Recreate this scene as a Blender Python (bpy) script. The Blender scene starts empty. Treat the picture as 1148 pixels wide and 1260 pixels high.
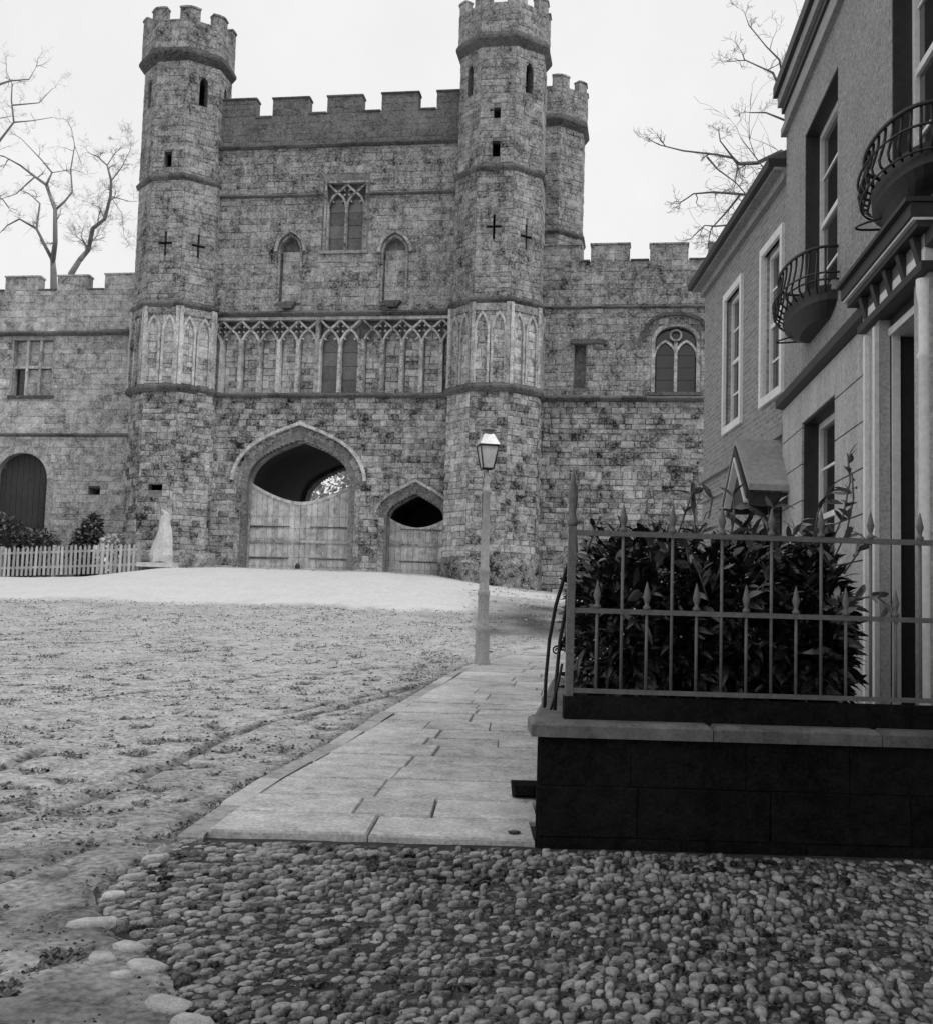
import bpy, math, random
from mathutils import Vector, Matrix
R_ = math.radians
rng = random.Random(11)
scene = bpy.context.scene
col = scene.collection

# ------------------------------------------------------------------ camera
F_PX, PITCH, ROLL, CX, CY, CH = 1450.0, R_(5.0), R_(1.7), 574.0, 630.0, 1.45
cam_d = bpy.data.cameras.new('camera')
cam = bpy.data.objects.new('camera', cam_d)
col.objects.link(cam)
cam_d.sensor_fit = 'HORIZONTAL'
cam_d.sensor_width = 36.0
cam_d.lens = F_PX / 1148.0 * 36.0
cam_d.clip_start = 0.05
cam_d.clip_end = 6000
cam.matrix_world = Matrix.Translation((0, 0, CH)) @ Matrix.Rotation(R_(90) + PITCH, 4, 'X') @ Matrix.Rotation(ROLL, 4, 'Z')
scene.camera = cam

# ------------------------------------------------------------------ sky, sun, exposure
SUN_DIR = Vector((0.52, -0.42, 0.95)).normalized()
elev = math.asin(SUN_DIR.z)
azim = math.atan2(SUN_DIR.x, SUN_DIR.y)
world = bpy.data.worlds.new('World')
scene.world = world
world.use_nodes = True
wn, wl = world.node_tree.nodes, world.node_tree.links
bg = wn['Background']
sky = wn.new('ShaderNodeTexSky')
sky.sky_type = 'NISHITA'
sky.sun_disc = False
sky.sun_elevation = elev
sky.sun_rotation = azim
sky.air_density = 1.0
sky.dust_density = 6.0
sky.ozone_density = 0.5
bw = wn.new('ShaderNodeRGBToBW')
wl.new(sky.outputs[0], bw.inputs[0])
# a white veil of cloud over the whole sky evens the clear-sky gradient out
mx = wn.new('ShaderNodeMix')
mx.data_type = 'FLOAT'
mx.inputs[0].default_value = 0.75
mx.inputs[3].default_value = 9.0
wl.new(bw.outputs[0], mx.inputs[2])
ctc = wn.new('ShaderNodeTexCoord')
cno = wn.new('ShaderNodeTexNoise')
cno.inputs['Scale'].default_value = 3.2
cno.inputs['Detail'].default_value = 8.0
cno.inputs['Roughness'].default_value = 0.65
wl.new(ctc.outputs['Generated'], cno.inputs['Vector'])
cmr = wn.new('ShaderNodeMapRange')
cmr.inputs[1].default_value = 0.3
cmr.inputs[2].default_value = 0.7
cmr.inputs[3].default_value = 0.96
cmr.inputs[4].default_value = 1.08
wl.new(cno.outputs[0], cmr.inputs[0])
cml = wn.new('ShaderNodeMath')
cml.operation = 'MULTIPLY'
wl.new(mx.outputs[0], cml.inputs[0])
wl.new(cmr.outputs[0], cml.inputs[1])
wl.new(cml.outputs[0], bg.inputs[0])
bg.inputs[1].default_value = 0.12
sun_d = bpy.data.lights.new('sun', 'SUN')
sun_d.energy = 1.2
sun_d.angle = R_(14)
sun_d.color = (1, 1, 1)
sun = bpy.data.objects.new('sun', sun_d)
col.objects.link(sun)
sun.rotation_euler = SUN_DIR.to_track_quat('Z', 'Y').to_euler()
sun.location = (20, -20, 40)
vs = scene.view_settings
vs.view_transform = 'Standard'
vs.look = 'None'
vs.exposure = 0.0
vs.gamma = 1.0

# ------------------------------------------------------------------ pixel helpers
def ray(px, py):
    x, y = px - CX, py - CY
    c, s = math.cos(ROLL), math.sin(ROLL)
    a, b = (x * c + y * s) / F_PX, (-x * s + y * c) / F_PX
    return (a, math.cos(PITCH) + b * math.sin(PITCH), math.sin(PITCH) - b * math.cos(PITCH))

def at(px, py, depth):
    r = ray(px, py)
    k = depth / r[1]
    return Vector((r[0] * k, depth, CH + r[2] * k))

def lerp_table(T, d):
    if d <= T[0][0]:
        return T[0][1]
    for (a, b), (c, e) in zip(T, T[1:]):
        if d <= c:
            return b + (e - b) * (d - a) / (c - a)
    return T[-1][1]

G_Y = [(-60, -2.2), (0, 0), (6, .26), (16.5, .71), (24, 1.10), (30, 1.55), (36, 2.2), (41.5, 2.85), (44, 2.98), (60, 3.05), (120, 3.05)]
G_X = [(-40, .6), (-16, .66), (-13.5, .72), (-10.8, .95), (-9, 1), (-3, 1), (-1.2, .97), (1, .8), (3.5, .66), (12, .6)]
def ground_z(x, y):
    b = lerp_table(G_Y, y)
    if b > 1.2:
        b = 1.2 + (b - 1.2) * lerp_table(G_X, x)
    return b

# ------------------------------------------------------------------ materials
def gmat(name, base, low=(0.5, 0.3), high=(12, 0.5), rnd=0.0, rough=0.85, bump=0.3, streak=0.0, spec=0.25, fine=0.0, fs=None):
    m = bpy.data.materials.new(name)
    m.use_nodes = True
    n, l = m.node_tree.nodes, m.node_tree.links
    b = n['Principled BSDF']
    b.inputs['Roughness'].default_value = rough
    b.inputs['Specular IOR Level'].default_value = spec
    geo = n.new('ShaderNodeNewGeometry')
    def math_(op, a, c):
        k = n.new('ShaderNodeMath')
        k.operation = op
        for i, v in enumerate((a, c)):
            if v is None:
                continue
            if isinstance(v, (int, float)):
                k.inputs[i].default_value = v
            else:
                l.new(v, k.inputs[i])
        return k.outputs[0]
    def noise(scale, detail=4.0, vec=None):
        t = n.new('ShaderNodeTexNoise')
        t.inputs['Scale'].default_value = scale
        t.inputs['Detail'].default_value = detail
        t.inputs['Roughness'].default_value = 0.62
        l.new(vec or geo.outputs['Position'], t.inputs['Vector'])
        return t.outputs[0]
    def amp(src, a):
        return math_('MULTIPLY', math_('SUBTRACT', src, 0.5), a)
    f = math_('ADD', amp(noise(low[0]), low[1] * 3), 1.0)
    hn = noise(high[0], 6.0)
    f = math_('ADD', f, amp(hn, high[1] * 3.2))
    if fine:
        f = math_('ADD', f, amp(noise(fs or high[0] * 7, 2.0), fine * 3.6))
    if streak:
        mp = n.new('ShaderNodeMapping')
        mp.inputs['Scale'].default_value = (1, 1, 0.12)
        l.new(geo.outputs['Position'], mp.inputs['Vector'])
        f = math_('ADD', f, amp(noise(3.5, 4.0, mp.outputs[0]), streak * 3))
    if rnd:
        oi = n.new('ShaderNodeObjectInfo')
        r = math_('FRACT', math_('ADD', math_('MULTIPLY', oi.outputs['Random'], 7.31), math_('MULTIPLY', geo.outputs['Random Per Island'], 5.17)), None)
        f = math_('ADD', f, amp(r, rnd * 2))
    f = math_('MAXIMUM', math_('MULTIPLY', f, base), 0.006)
    cc = n.new('ShaderNodeCombineColor')
    for i in range(3):
        l.new(f, cc.inputs[i])
    l.new(cc.outputs[0], b.inputs['Base Color'])
    if bump:
        bp = n.new('ShaderNodeBump')
        bp.inputs['Strength'].default_value = bump
        bp.inputs['Distance'].default_value = 0.03
        l.new(hn, bp.inputs['Height'])
        l.new(bp.outputs[0], b.inputs['Normal'])
    return m

def brick_mat(name, base, mortar):
    m = bpy.data.materials.new(name)
    m.use_nodes = True
    n, l = m.node_tree.nodes, m.node_tree.links
    b = n['Principled BSDF']
    b.inputs['Roughness'].default_value = 0.9
    b.inputs['Specular IOR Level'].default_value = 0.15
    tc = n.new('ShaderNodeTexCoord')
    sp = n.new('ShaderNodeSeparateXYZ')
    l.new(tc.outputs['Object'], sp.inputs[0])
    cb = n.new('ShaderNodeCombineXYZ')
    l.new(sp.outputs[0], cb.inputs[0])
    l.new(sp.outputs[2], cb.inputs[1])
    t = n.new('ShaderNodeTexBrick')
    t.inputs['Scale'].default_value = 1.0
    t.inputs['Brick Width'].default_value = 0.2
    t.inputs['Row Height'].default_value = 0.058
    t.inputs['Mortar Size'].default_value = 0.008
    t.inputs['Color1'].default_value = (base * .82,) * 3 + (1,)
    t.inputs['Color2'].default_value = (base * 1.15,) * 3 + (1,)
    t.inputs['Mortar'].default_value = (mortar,) * 3 + (1,)
    l.new(cb.outputs[0], t.inputs['Vector'])
    no = n.new('ShaderNodeTexNoise')
    no.inputs['Scale'].default_value = 22.0
    no.inputs['Detail'].default_value = 8.0
    l.new(tc.outputs['Object'], no.inputs['Vector'])
    mr = n.new('ShaderNodeMapRange')
    mr.inputs[3].default_value = 0.2
    mr.inputs[4].default_value = 1.8
    l.new(no.outputs[0], mr.inputs[0])
    mm = n.new('ShaderNodeMix')
    mm.data_type = 'RGBA'
    mm.blend_type = 'MULTIPLY'
    mm.inputs[0].default_value = 1.0
    l.new(t.outputs[0], mm.inputs[6])
    l.new(mr.outputs[0], mm.inputs[7])
    l.new(mm.outputs[2], b.inputs['Base Color'])
    bp = n.new('ShaderNodeBump')
    bp.inputs['Strength'].default_value = 0.4
    bp.inputs['Distance'].default_value = 0.01
    l.new(t.outputs[1], bp.inputs['Height'])
    bp.invert = True
    l.new(bp.outputs[0], b.inputs['Normal'])
    return m

M = {}
M['stone'] = gmat('weathered_stone', .22, (0.9, .6), (4, .75), rnd=.24, streak=.4, fine=.8, fs=14, bump=.7)
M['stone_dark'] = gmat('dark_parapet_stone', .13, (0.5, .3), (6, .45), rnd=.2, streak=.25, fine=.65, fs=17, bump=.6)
M['rubble'] = gmat('rubble_stone', .225, (0.8, .6), (3.8, .95), rnd=.48, streak=.2, fine=.8, fs=16, bump=.7)
M['stone_pale'] = gmat('pale_ashlar', .35, (1.0, .5), (5, .65), rnd=.32, streak=.3, fine=.6, fs=17, bump=.5)
M['stone_left'] = gmat('light_wing_stone', .33, (0.8, .5), (4, .65), rnd=.24, streak=.2, fine=.6, fs=17, bump=.6)
M['mortar'] = gmat('dark_mortar', .15, (0.5, .5), (6, .6), fine=.6, fs=17, bump=.4)
M['mortar_left'] = gmat('light_mortar', .28, (0.5, .4), (6, .5), fine=.5, fs=17, bump=.4)
M['string'] = gmat('stained_string_stone', .10, (0.8, .4), (7, .6), rnd=.35, fine=.5, fs=15, bump=.8)
M['vault'] = gmat('dark_vault', .05, (0.8, .3), (10, .3))  # passage darkness put into the colour; also on door boards and slot back
M['oak'] = gmat('silvered_oak', .43, (1.2, .4), (6, .5), rnd=.18, streak=.3, fine=.3, bump=.3)
M['glass'] = gmat('old_window_glass', .10, (1.5, .4), (9, .5), rnd=.5, rough=.25, spec=.5, bump=.1)
M['dark_glass'] = gmat('dark_sash_glass', .025, (1.5, .4), (9, .3), rnd=.3, rough=.08, spec=.6, bump=0)
M['iron'] = gmat('painted_iron', .15, (2, .2), (40, .4), rough=.55, spec=.4, bump=.2)
M['iron_dark'] = gmat('black_iron', .02, (2, .2), (40, .3), rough=.5, spec=.4, bump=.1)
M['lamp_paint'] = gmat('pale_lamp_paint', .36, (2, .25), (30, .35), streak=.15, rough=.5, bump=.15)
M['lamp_glass'] = gmat('lantern_glass', .62, (6, .3), (30, .3), rough=.15, spec=.6, bump=0)
M['lamp_glass_pale'] = gmat('sky_pale_lantern_glass', .75, (6, .2), (30, .2), rough=.06, spec=.5, bump=0)  # milky base puts the panes' sky brightness into the colour
M['lamp_glass_pale'].node_tree.nodes['Principled BSDF'].inputs['Transmission Weight'].default_value = .3
M['white'] = gmat('white_paint', .75, (1.5, .15), (25, .2), streak=.15, rough=.5, bump=.1)
M['stucco'] = gmat('scored_stucco', .40, (0.8, .2), (18, .28), streak=.3, fine=.35, fs=50, bump=.3)
M['upper'] = gmat('rough_upper_wall', .27, (1.5, .25), (22, .4), fine=.5, fs=45, bump=.5)
M['house_dark'] = gmat('dark_trim_and_shade', .035, (1, .3), (20, .3), rough=.5, bump=.1)
M['trim'] = gmat('grey_cornice', .30, (1, .3), (20, .35), bump=.2)
M['slate'] = gmat('roof_slate', .09, (1, .3), (10, .3), rnd=.3)
M['brick'] = brick_mat('far_house_brick', .24, .31)
M['plinth'] = gmat('tarred_wall', .013, (1.4, .5), (14, .6), rnd=.15, rough=.95, spec=.04, fine=.5, fs=60, bump=.8)
M['coping'] = gmat('coping_stone', .13, (2.2, .5), (9, .6), rnd=.2, fine=.3, bump=.4)
M['flag'] = gmat('worn_flagstone', .47, (1.6, .34), (7, .38), rnd=.14, fine=.42, fs=45, bump=.5)
M['kerb'] = gmat('kerb_stone', .38, (1.2, .3), (14, .4), rnd=.25, fine=.3, bump=.4)
M['bed'] = gmat('paving_bed', .06, (1, .4), (15, .5), bump=.4)
M['cobble'] = gmat('cobble', .22, (1.3, .55), (22, .75), rnd=.85, fine=.55, fs=60, rough=.9, bump=.9)
M['cobble_earth'] = gmat('cobble_earth', .045, (1.2, .4), (14, .5), fine=.5, fs=70, bump=.9)
M['edge'] = gmat('edging_stone', .45, (2, .3), (18, .4), rnd=.15, fine=.3, bump=.4)
M['soil'] = gmat('garden_soil', .03, (1, .4), (15, .5), bump=.6)
M['bark'] = gmat('bark', .12, (1.2, .3), (14, .4), bump=.4)
M['bark_far'] = gmat('lichened_bark', .22, (1.2, .3), (14, .4), bump=.3)
M['leaf'] = gmat('laurel_leaf', .022, (2, .5), (30, .3), rnd=.7, rough=.27, spec=.6, bump=.1)
M['leaf_far'] = gmat('ivy_leaf', .085, (1.2, .4), (10, .3), rnd=.6, rough=.6)
M['leaf_pale'] = gmat('pale_foliage', .6, (1.2, .4), (10, .3), rnd=.5, rough=.7)
M['grass'] = gmat('dry_grass', .27, (1.5, .4), (12, .4), rnd=.6, rough=.9)
M['picket'] = gmat('picket_paint', .37, (1.5, .2), (18, .3), rnd=.25, streak=.2, bump=.1)
M['stump'] = gmat('white_weathered_stone', .5, (2, .25), (14, .35), bump=.4)
M['step'] = gmat('step_stone', .26, (2, .3), (14, .4), bump=.3)

# ------------------------------------------------------------------ mesh builder
class MB:
    def __init__(s):
        s.v, s.f, s.sm = [], [], []
    def add(s, vs_, fs, smooth=False):
        b = len(s.v)
        s.v += [tuple(p) for p in vs_]
        s.f += [tuple(i + b for i in f) for f in fs]
        s.sm += [smooth] * len(fs)
        return s
    def box(s, x0, x1, y0, y1, z0, z1, fr=None):
        P = [(x, y, z) for z in (z0, z1) for y in (y0, y1) for x in (x0, x1)]
        if fr:
            P = [fr(*p) for p in P]
        return s.add(P, [(0, 2, 3, 1), (4, 5, 7, 6), (0, 1, 5, 4), (2, 6, 7, 3), (0, 4, 6, 2), (1, 3, 7, 5)])
    def poly(s, pts, y0, y1, fr=None):
        """prism of an (x,z) polygon from y0 to y1"""
        n = len(pts)
        P = [(x, y0, z) for x, z in pts] + [(x, y1, z) for x, z in pts]
        if fr:
            P = [fr(*p) for p in P]
        return s.add(P, [tuple(range(n)), tuple(range(2 * n - 1, n - 1, -1))] + [(i, i + n, (i + 1) % n + n, (i + 1) % n) for i in range(n)])
    def tube(s, path, rad, seg=6, smooth=True, cap=True):
        n = len(path)
        path = [Vector(p) for p in path]
        if not hasattr(rad, '__len__'):
            rad = [rad] * n
        P, Fc = [], []
        up = None
        for i, p in enumerate(path):
            t = (path[min(i + 1, n - 1)] - path[max(i - 1, 0)]).normalized()
            if up is None:
                up = Vector((0, 0, 1)) if abs(t.z) < .9 else Vector((1, 0, 0))
            a = t.cross(up).normalized()
            b_ = a.cross(t).normalized()
            up = b_
            for k in range(seg):
                q = 2 * math.pi * k / seg
                P.append(p + (a * math.cos(q) + b_ * math.sin(q)) * rad[i])
        for i in range(n - 1):
            for k in range(seg):
                k2 = (k + 1) % seg
                Fc.append((i * seg + k, i * seg + k2, (i + 1) * seg + k2, (i + 1) * seg + k))
        if cap:
            Fc.append(tuple(range(seg - 1, -1, -1)))
            Fc.append(tuple(range((n - 1) * seg, n * seg)))
        return s.add(P, Fc, smooth)
    def lathe(s, prof, c=(0, 0, 0), seg=12, rot=0.0, smooth=False, k=1.0):
        """prof list of (radius, z)"""
        P, Fc = [], []
        n = len(prof)
        for r, z in prof:
            for i in range(seg):
                q = rot + 2 * math.pi * i / seg
                P.append((c[0] + r * k * math.cos(q), c[1] + r * k * math.sin(q), c[2] + z))
        for j in range(n - 1):
            for i in range(seg):
                i2 = (i + 1) % seg
                Fc.append((j * seg + i, j * seg + i2, (j + 1) * seg + i2, (j + 1) * seg + i))
        Fc.append(tuple(range(seg - 1, -1, -1)))
        Fc.append(tuple(range((n - 1) * seg, n * seg)))
        return s.add(P, Fc, smooth)
    def ring(s, path, a, b, y0, y1, fr=None):
        """moulding that follows an (x,z) path, from offset a to offset b outside it"""
        A, B = offset(path, a), offset(path, b)
        n = len(path)
        P = [(x, y0, z) for x, z in A] + [(x, y0, z) for x, z in B] + [(x, y1, z) for x, z in A] + [(x, y1, z) for x, z in B]
        if fr:
            P = [fr(*p) for p in P]
        Fc = []
        for i in range(n - 1):
            j = i + 1
            Fc += [(i, j, n + j, n + i), (2 * n + i, 3 * n + i, 3 * n + j, 2 * n + j), (i, 2 * n + i, 2 * n + j, j), (n + i, n + j, 3 * n + j, 3 * n + i)]
        Fc += [(0, n, 3 * n, 2 * n), (n - 1, 3 * n - 1, 4 * n - 1, 2 * n - 1)]
        return s.add(P, Fc)
    def mesh(s, name):
        me = bpy.data.meshes.new(name)
        me.from_pydata(s.v, [], s.f)
        me.polygons.foreach_set('use_smooth', s.sm)
        me.update()
        return me
    def build(s, name, mat, parent=None, kind=None, loc=(0, 0, 0), rot=None):
        return link(name, s.mesh(name), mat, parent, kind, loc, rot)

def link(name, me, mat, parent=None, kind=None, loc=(0, 0, 0), rot=None, scale=None):
    if mat is not None and not me.materials:
        me.materials.append(M[mat] if isinstance(mat, str) else mat)
    o = bpy.data.objects.new(name, me)
    col.objects.link(o)
    loc = Vector(loc)
    if parent is not None:
        o.parent = parent
        top = parent
        if parent.get('zero') is not None and top.type == 'EMPTY':
            loc = loc - Vector((0, 0, parent['zero']))
    o.location = loc
    if rot is not None:
        o.rotation_euler = rot
    if scale is not None:
        o.scale = scale
    if kind:
        o['kind'] = kind
    return o

def thing(name, label, cat, loc=(0, 0, 0), rz=0.0, group=None, zero=0.0):
    """Empty at the thing's base; 'zero' lets its parts be written in world heights"""
    o = bpy.data.objects.new(name, None)
    col.objects.link(o)
    o.location = (loc[0], loc[1], loc[2] + zero)
    o.rotation_euler = (0, 0, rz)
    o.empty_display_size = .2
    o['label'] = label
    o['category'] = cat
    o['zero'] = zero
    if group:
        o['group'] = group
    return o

def tag(o, label, cat, group=None):
    o['label'] = label
    o['category'] = cat
    if group:
        o['group'] = group
    return o

def offset(path, d):
    if d == 0:
        return list(path)
    out = []
    n = len(path)
    for i in range(n):
        a = path[max(i - 1, 0)]
        b = path[min(i + 1, n - 1)]
        p = path[i]
        def nrm(q, r):
            dx, dz = r[0] - q[0], r[1] - q[1]
            L = math.hypot(dx, dz) or 1
            return (-dz / L, dx / L)
        n1 = nrm(a, p) if i > 0 else nrm(p, b)
        n2 = nrm(p, b) if i < n - 1 else nrm(a, p)
        mxn, mzn = n1[0] + n2[0], n1[1] + n2[1]
        L2 = mxn * mxn + mzn * mzn
        k = 2 * d / L2 if L2 > .25 else d
        out.append((p[0] + mxn * k, p[1] + mzn * k))
    return out

def arch(x0, x1, zs, za, n=10, p1=(.02, .55), p2=(.5, .22)):
    """pointed arch from (x0,zs) over the apex to (x1,zs)"""
    xc, h, r = (x0 + x1) / 2, (x1 - x0) / 2, za - zs
    L = []
    for i in range(n + 1):
        t = i / n
        q = [(x0, zs), (x0 + p1[0] * h, zs + p1[1] * r), (xc - p2[0] * h, za - p2[1] * r), (xc, za)]
        w = [(1 - t) ** 3, 3 * t * (1 - t) ** 2, 3 * t * t * (1 - t), t ** 3]
        L.append((sum(a * b[0] for a, b in zip(w, q)), sum(a * b[1] for a, b in zip(w, q))))
    return L + [(2 * xc - x, z) for x, z in reversed(L[:-1])]

def hole_poly(pts):
    """an opening, given as a left-bottom .. apex .. right-bottom outline"""
    zs = [p[1] for p in pts]
    zmin, zmax = min(zs), max(zs)
    def at_z(z):
        xs = []
        n = len(pts)
        for i in range(n):
            a, b = pts[i], pts[(i + 1) % n]
            if (a[1] - z) * (b[1] - z) <= 0 and a[1] != b[1]:
                t = (z - a[1]) / (b[1] - a[1])
                xs.append(a[0] + (b[0] - a[0]) * t)
        return (min(xs), max(xs)) if len(xs) > 1 else None
    def h(za, zb):
        if zb <= zmin or za >= zmax:
            return None
        r = [at_z(min(max(z, zmin + 1e-4), zmax - 1e-4)) for z in (za, (za + zb) / 2, zb)]
        r = [q for q in r if q]
        return (min(q[0] for q in r), max(q[1] for q in r)) if r else None
    h.z = (zmin, zmax)
    h.flat = len(pts) == 4
    return h

def rect(x0, x1, z0, z1):
    return hole_poly([(x0, z0), (x0, z1), (x1, z1), (x1, z0)])

def gaps(u0, u1, hs):
    segs = [(u0, u1)]
    for a, b in hs:
        nx = []
        for p, q in segs:
            if b <= p or a >= q:
                nx.append((p, q))
                continue
            if a > p:
                nx.append((p, a))
            if b < q:
                nx.append((b, q))
        segs = nx
    return segs

class Facet:
    """wall face: along direction angle a, outward normal (sin a, -cos a)"""
    def __init__(s, ox, oy, a):
        s.ox, s.oy, s.a = ox, oy, a
        s.c, s.s = math.cos(a), math.sin(a)
    def __call__(s, u, w, z):        # w > 0 goes inwards
        return (s.ox + u * s.c - w * s.s, s.oy + u * s.s + w * s.c, z)

def backing(mb, fr, u0, u1, z0, z1, holes, thick, dz=.07):
    zs = {z0, z1}
    for h in holes:
        a, b = max(h.z[0], z0), min(h.z[1], z1)
        zs |= {a, b}
        if not h.flat and b > a:
            k = max(1, int((b - a) / dz))
            zs |= {a + (b - a) * i / k for i in range(k + 1)}
    zs = sorted(z for z in zs if z0 <= z <= z1)
    for a, b in zip(zs, zs[1:]):
        if b - a < 1e-5:
            continue
        e = 1e-4
        hs = [r for r in (h(a + e, b - e) for h in holes) if r]
        for p, q in gaps(u0, u1, hs):
            if q - p > 1e-3:
                mb.box(p, q, 0, thick, a, b, fr)

def masonry(fr, u0, u1, z0, z1, holes, ch=(.16, .34), lw=(.24, .8), proud=(.004, .03), joint=.010):
    out = []
    z = z0
    while z < z1 - .05:
        h = min(rng.uniform(*ch), z1 - z)
        if z1 - (z + h) < .09:
            h = z1 - z
        hs = [r for r in (q(z, z + h) for q in holes) if r]
        for p, q in gaps(u0, u1, hs):
            u = p
            first = rng.uniform(.4, 1)
            while u < q - .03:
                w = rng.uniform(*lw) * first
                first = 1
                if q - (u + w) < lw[0] * .5:
                    w = q - u
                if w > .08:
                    out.append((fr, u + joint * .5, u + w - joint * .5, z + joint * .5, z + h - joint * .5, rng.uniform(*proud)))
                u += w
        z += h
    return out

def stone_verts(u0, u1, z0, z1, p, jit=.013, chm=.022):
    def j():
        return rng.uniform(-jit, jit)
    ch = min(chm, (u1 - u0) * .2, (z1 - z0) * .2)
    A = [(u0 + j(), 0, z0 + j()), (u1 + j(), 0, z0 + j()), (u1 + j(), 0, z1 + j()), (u0 + j(), 0, z1 + j())]
    base = [(a[0], .03, a[2]) for a in A]
    mid = [(a[0], -p * .55, a[2]) for a in A]
    cu, cz = (u0 + u1) / 2, (z0 + z1) / 2
    top = [(a[0] + (ch if a[0] < cu else -ch), -p + j() * .6, a[2] + (ch if a[2] < cz else -ch)) for a in A]
    return base + mid + top
STONE_F = [(8, 9, 10, 11)] + [(i, (i + 1) % 4, 4 + (i + 1) % 4, 4 + i) for i in range(4)] + [(4 + i, 4 + (i + 1) % 4, 8 + (i + 1) % 4, 8 + i) for i in range(4)]

UNIT_STONES = {}
def unit_stones(mat):
    if mat not in UNIT_STONES:
        L = []
        for k in range(5):
            v = stone_verts(-.5, .5, -.5, .5, 1, .0)
            v = [(x + (rng.uniform(-.025, .025)), y if y > -.9 else y + rng.uniform(-.2, .2), z + rng.uniform(-.035, .035)) for x, y, z in v]
            v[0:4] = [(x, .5, z) for x, y, z in v[0:4]]
            mb = MB()
            mb.add(v, STONE_F)
            me = mb.mesh('stone')
            me.materials.append(M[mat])
            L.append(me)
        UNIT_STONES[mat] = L
    return UNIT_STONES[mat]

def lay_stones(stones, mats, parent, limit=300, score=None):
    """the stones that show largest become parts of their own, the rest one part"""
    allst = [(s, m) for m, L in stones.items() for s in L]
    score = score or (lambda s: (s[2] - s[1]) * (s[4] - s[3]))
    allst.sort(key=lambda t: -score(t[0]))
    rest = {}
    for i, (s, m) in enumerate(allst):
        fr, u0, u1, z0, z1, p = s
        if i < limit:
            link('stone', rng.choice(unit_stones(m)), None, parent, None, fr((u0 + u1) / 2, 0, (z0 + z1) / 2), (0, 0, fr.a), (u1 - u0, p, z1 - z0))
        else:
            rest.setdefault(m, MB()).add([fr(*v) for v in stone_verts(u0, u1, z0, z1, p)], STONE_F)
    for m, mb in rest.items():
        mb.build('stonework', m, parent, 'stuff')

def oct_pts(ap, c, rot=22.5):
    r = ap / math.cos(R_(22.5))
    return [(c[0] + r * math.cos(R_(rot + 45 * i)), c[1] + r * math.sin(R_(rot + 45 * i))) for i in range(8)]

# ================================================================== GROUND
def smooth(a, b, t):
    t = min(max((t - a) / (b - a), 0), 1)
    return t * t * (3 - 2 * t)

def seg_dist(px, py, pts):
    best, bt = 1e9, 0
    for (ax, ay), (bx, by) in zip(pts, pts[1:]):
        dx, dy = bx - ax, by - ay
        t = min(max(((px - ax) * dx + (py - ay) * dy) / (dx * dx + dy * dy), 0), 1)
        d = math.hypot(px - ax - t * dx, py - ay - t * dy)
        if d < best:
            best = d
    return best

def on_ground(px, py):
    r = ray(px, py)
    k = 2.5
    while k < 60 and CH + r[2] * k / r[1] > ground_z(r[0] * k / r[1], k):
        k += .02
    return (r[0] * k / r[1], k)

RUTS = [[on_ground(*p) for p in L] for L in (
    [(60, 1000), (150, 966), (215, 940), (265, 912), (330, 888), (400, 876), (470, 858), (520, 843)],
    [(200, 948), (258, 944)],
    [(0, 1010), (60, 990), (125, 975)],
    [(270, 838), (345, 832), (400, 830), (455, 822), (520, 820)],
    [(340, 880), (420, 862), (520, 842), (575, 826)],
    [(0, 948), (50, 925)], [(90, 862), (170, 852), (260, 846)],
    [(0, 1085), (70, 1060), (130, 1040)])]
KERB = [(-1.39, 5.94), (-1.28, 7.16), (-.99, 8.86), (-.55, 12.08), (-.08, 15.36), (.25, 16.9), (.71, 18.3), (1.29, 19.6), (2.5, 20.8), (4.2, 21.6)]
COB_EDGE = [(-1.39, 5.94), (-1.62, 5.2), (-1.42, 4.72), (-1.06, 4.28), (-.93, 3.92), (-.80, 3.3), (-.75, 2.2), (-.8, .5)]

def kerb_x(y):
    return lerp_table([(b, a) for a, b in KERB], y)
def cob_z(y):
    return ground_z(0, y) + .05 * smooth(4.4, 5.9, y)
def cob_x(y):
    return lerp_table(sorted((b, a) for a, b in COB_EDGE), y)

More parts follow.
